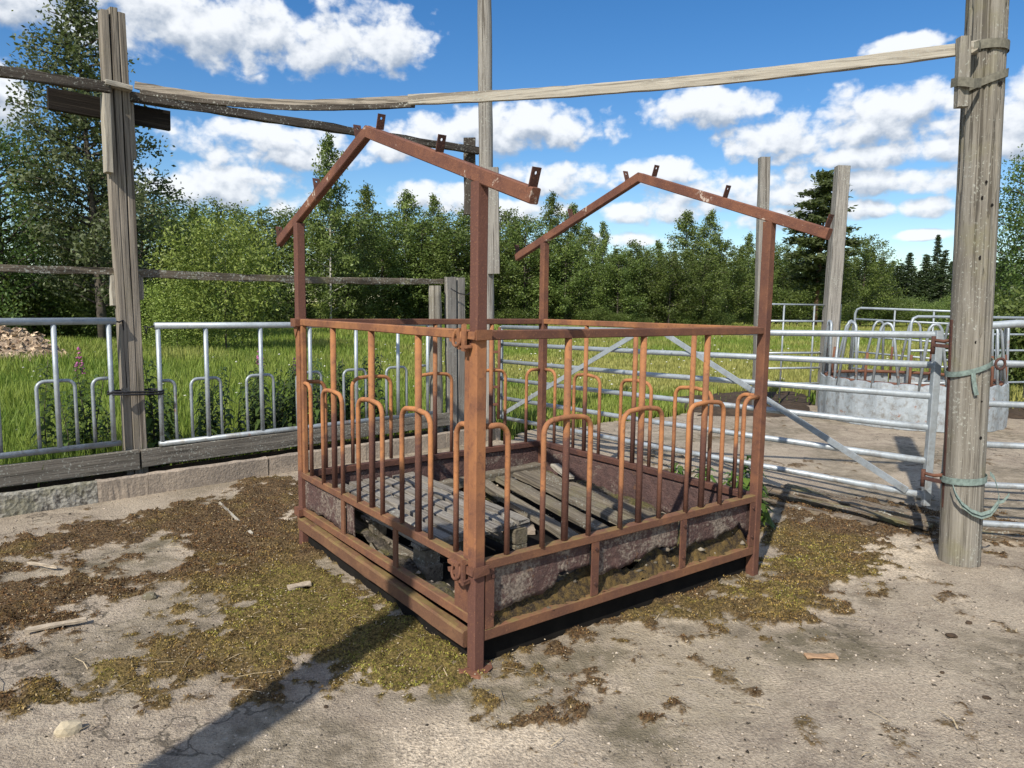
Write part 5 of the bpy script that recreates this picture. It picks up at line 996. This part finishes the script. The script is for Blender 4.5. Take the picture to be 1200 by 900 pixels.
# heap of chippings in the meadow at left
hx, hy = -11.9, 16.2
def hheap(X, Y): d = np.hypot(X / 2.3, Y / 1.4); return -.1 + .85 * np.clip(1 - d * d, -.05, 1) * (.45 + 1.0 * fbm(X, Y, 1.6, 4, 3)) + .22 * fbm(X, Y, 6, 3, 4)
def chips_mat():
    m, t, b = new_mat('bark_chippings'); p = t.n('ShaderNodeTexCoord').outputs['Object']; n2 = t.noise(p, 9, 6, .7); c = t.mix(t.ramp(n2, .35, .65), (.30, .20, .13), (.62, .49, .35)); t.set(b.inputs['Base Color'], c); b.inputs['Roughness'].default_value = 1; bump(t, b, n2, .15, 1); return m
heap_patch('chippings_heap', 'brown heap of wood chippings in the meadow', -2.5, 2.5, -1.5, 1.5, hheap, chips_mat(), Matrix.Translation((hx, hy, 0)), None, .12)

nst = 2600; sx_ = rng.normal(0, 1.0, nst); sy_ = rng.normal(0, .6, nst); sz_ = hheap(sx_, sy_); ok = np.hypot(sx_ / 2.4, sy_ / 1.45) < 1; sx_, sy_, sz_ = sx_[ok], sy_[ok], sz_[ok]
v, f, c = leaf_cards(np.stack([sx_, sy_, sz_ + .02], -1), rng.uniform(.05, .16, len(sx_)), np.array([.55, .42, .29]) * rng.uniform(.35, 1.35, (len(sx_), 1)))
o = obj('wood_chippings', mesh('wood_chippings', v, f, M_GRAVEL, False, c), Matrix.Translation((hx, hy, 0))); tagp(o, 'loose bark and wood chippings on the heap', None, None, 'stuff')
# ================================================================== loose things on the concrete
def rock(name, label, x, y, s, mat, sq=(1, .8, .6), seed=0, cat='stone', group=None, rot=0):
    r = random.Random(seed); import bmesh
    bm = bmesh.new(); bmesh.ops.create_icosphere(bm, subdivisions=2, radius=1)
    for v_ in bm.verts: v_.co = Vector((v_.co.x * sq[0], v_.co.y * sq[1], v_.co.z * sq[2])) * (1 + r.uniform(-.14, .14)) * s
    me = bpy.data.meshes.new(name); bm.to_mesh(me); bm.free(); me.materials.append(mat)
    return tagp(obj(name, me, Matrix.Translation((x, y, s * sq[2] * .5)) @ Matrix.Rotation(rot, 4, 'Z')), label, cat, group)
rock('stone', 'pale yellowish stone lying at the lower left', -1.575, 2.43, .042, M_STONE, (1.0, .7, .75), 3, rot=.5)
rock('stone', 'small white stone at the left photo edge', -2.53, 3.47, .026, plain('white_stone', (.6, .57, .52), .9, .2, 20), (.8, 1, .7), 5)
rock('stone', 'brown stone in moss left of the feeder', -1.88, 3.62, .035, M_WPLANK, (1.1, .8, .6), 6)
for i, (a, b_, w, lb, m_) in enumerate((((-1.19, 3.73, .022), (-1.08, 3.78, .03), .05, 'short wood chip on moss left of hay feeder', M_CHIP), ((-2.24, 3.19, .02), (-2.03, 3.315, .022), .035, 'bleached wood splinter on bare concrete at left', M_CHIP), ((-2.80, 4.05, .022), (-2.58, 3.97, .025), .014, 'thin straw stalk on the bare patch at left', M_CHIP), ((1.33, 3.07, .008), (1.47, 3.065, .012), .04, 'dry brown leaf on pale concrete at right', M_LEAFDRY), ((-2.24, 5.40, .012), (-1.72, 4.66, .010), .016, 'long pale batten lying in the moss by the kerb', M_WLIGHT), ((2.93, 5.32, .05), (3.08, 5.02, .03), .07, 'short mossy board end under the gate by the pole', M_WPLANK))):
    o = beam(('wood_chip', 'wood_splinter', 'straw_stalk', 'dry_leaf', 'batten', 'board_end')[i], a, b_, w, .006 if i == 3 else .012, m_, None, segs=5, jit=.003, seed=80 + i); tagp(o, lb, ('wood chip', 'splinter', 'straw', 'leaf', 'batten', 'board')[i])
for i, (x0, y0, s) in enumerate(((-2.1, 2.75, .018), (-1.42, 2.60, .012), (-.7, 2.62, .010), (1.93, 2.75, .014), (1.87, 2.95, .010), (2.05, 2.68, .011), (2.12, 3.3, .022), (2.3, 3.45, .016))):
    rock('dark_clod', 'small dark clod on the open concrete', x0, y0, s, M_SOIL, (1.2, .9, .5), 90 + i, 'clod', 'dark clods on the concrete', i)
print('tris', sum(len(o.data.loop_triangles) or len(o.data.polygons) for o in scene.objects if o.type == 'MESH'))
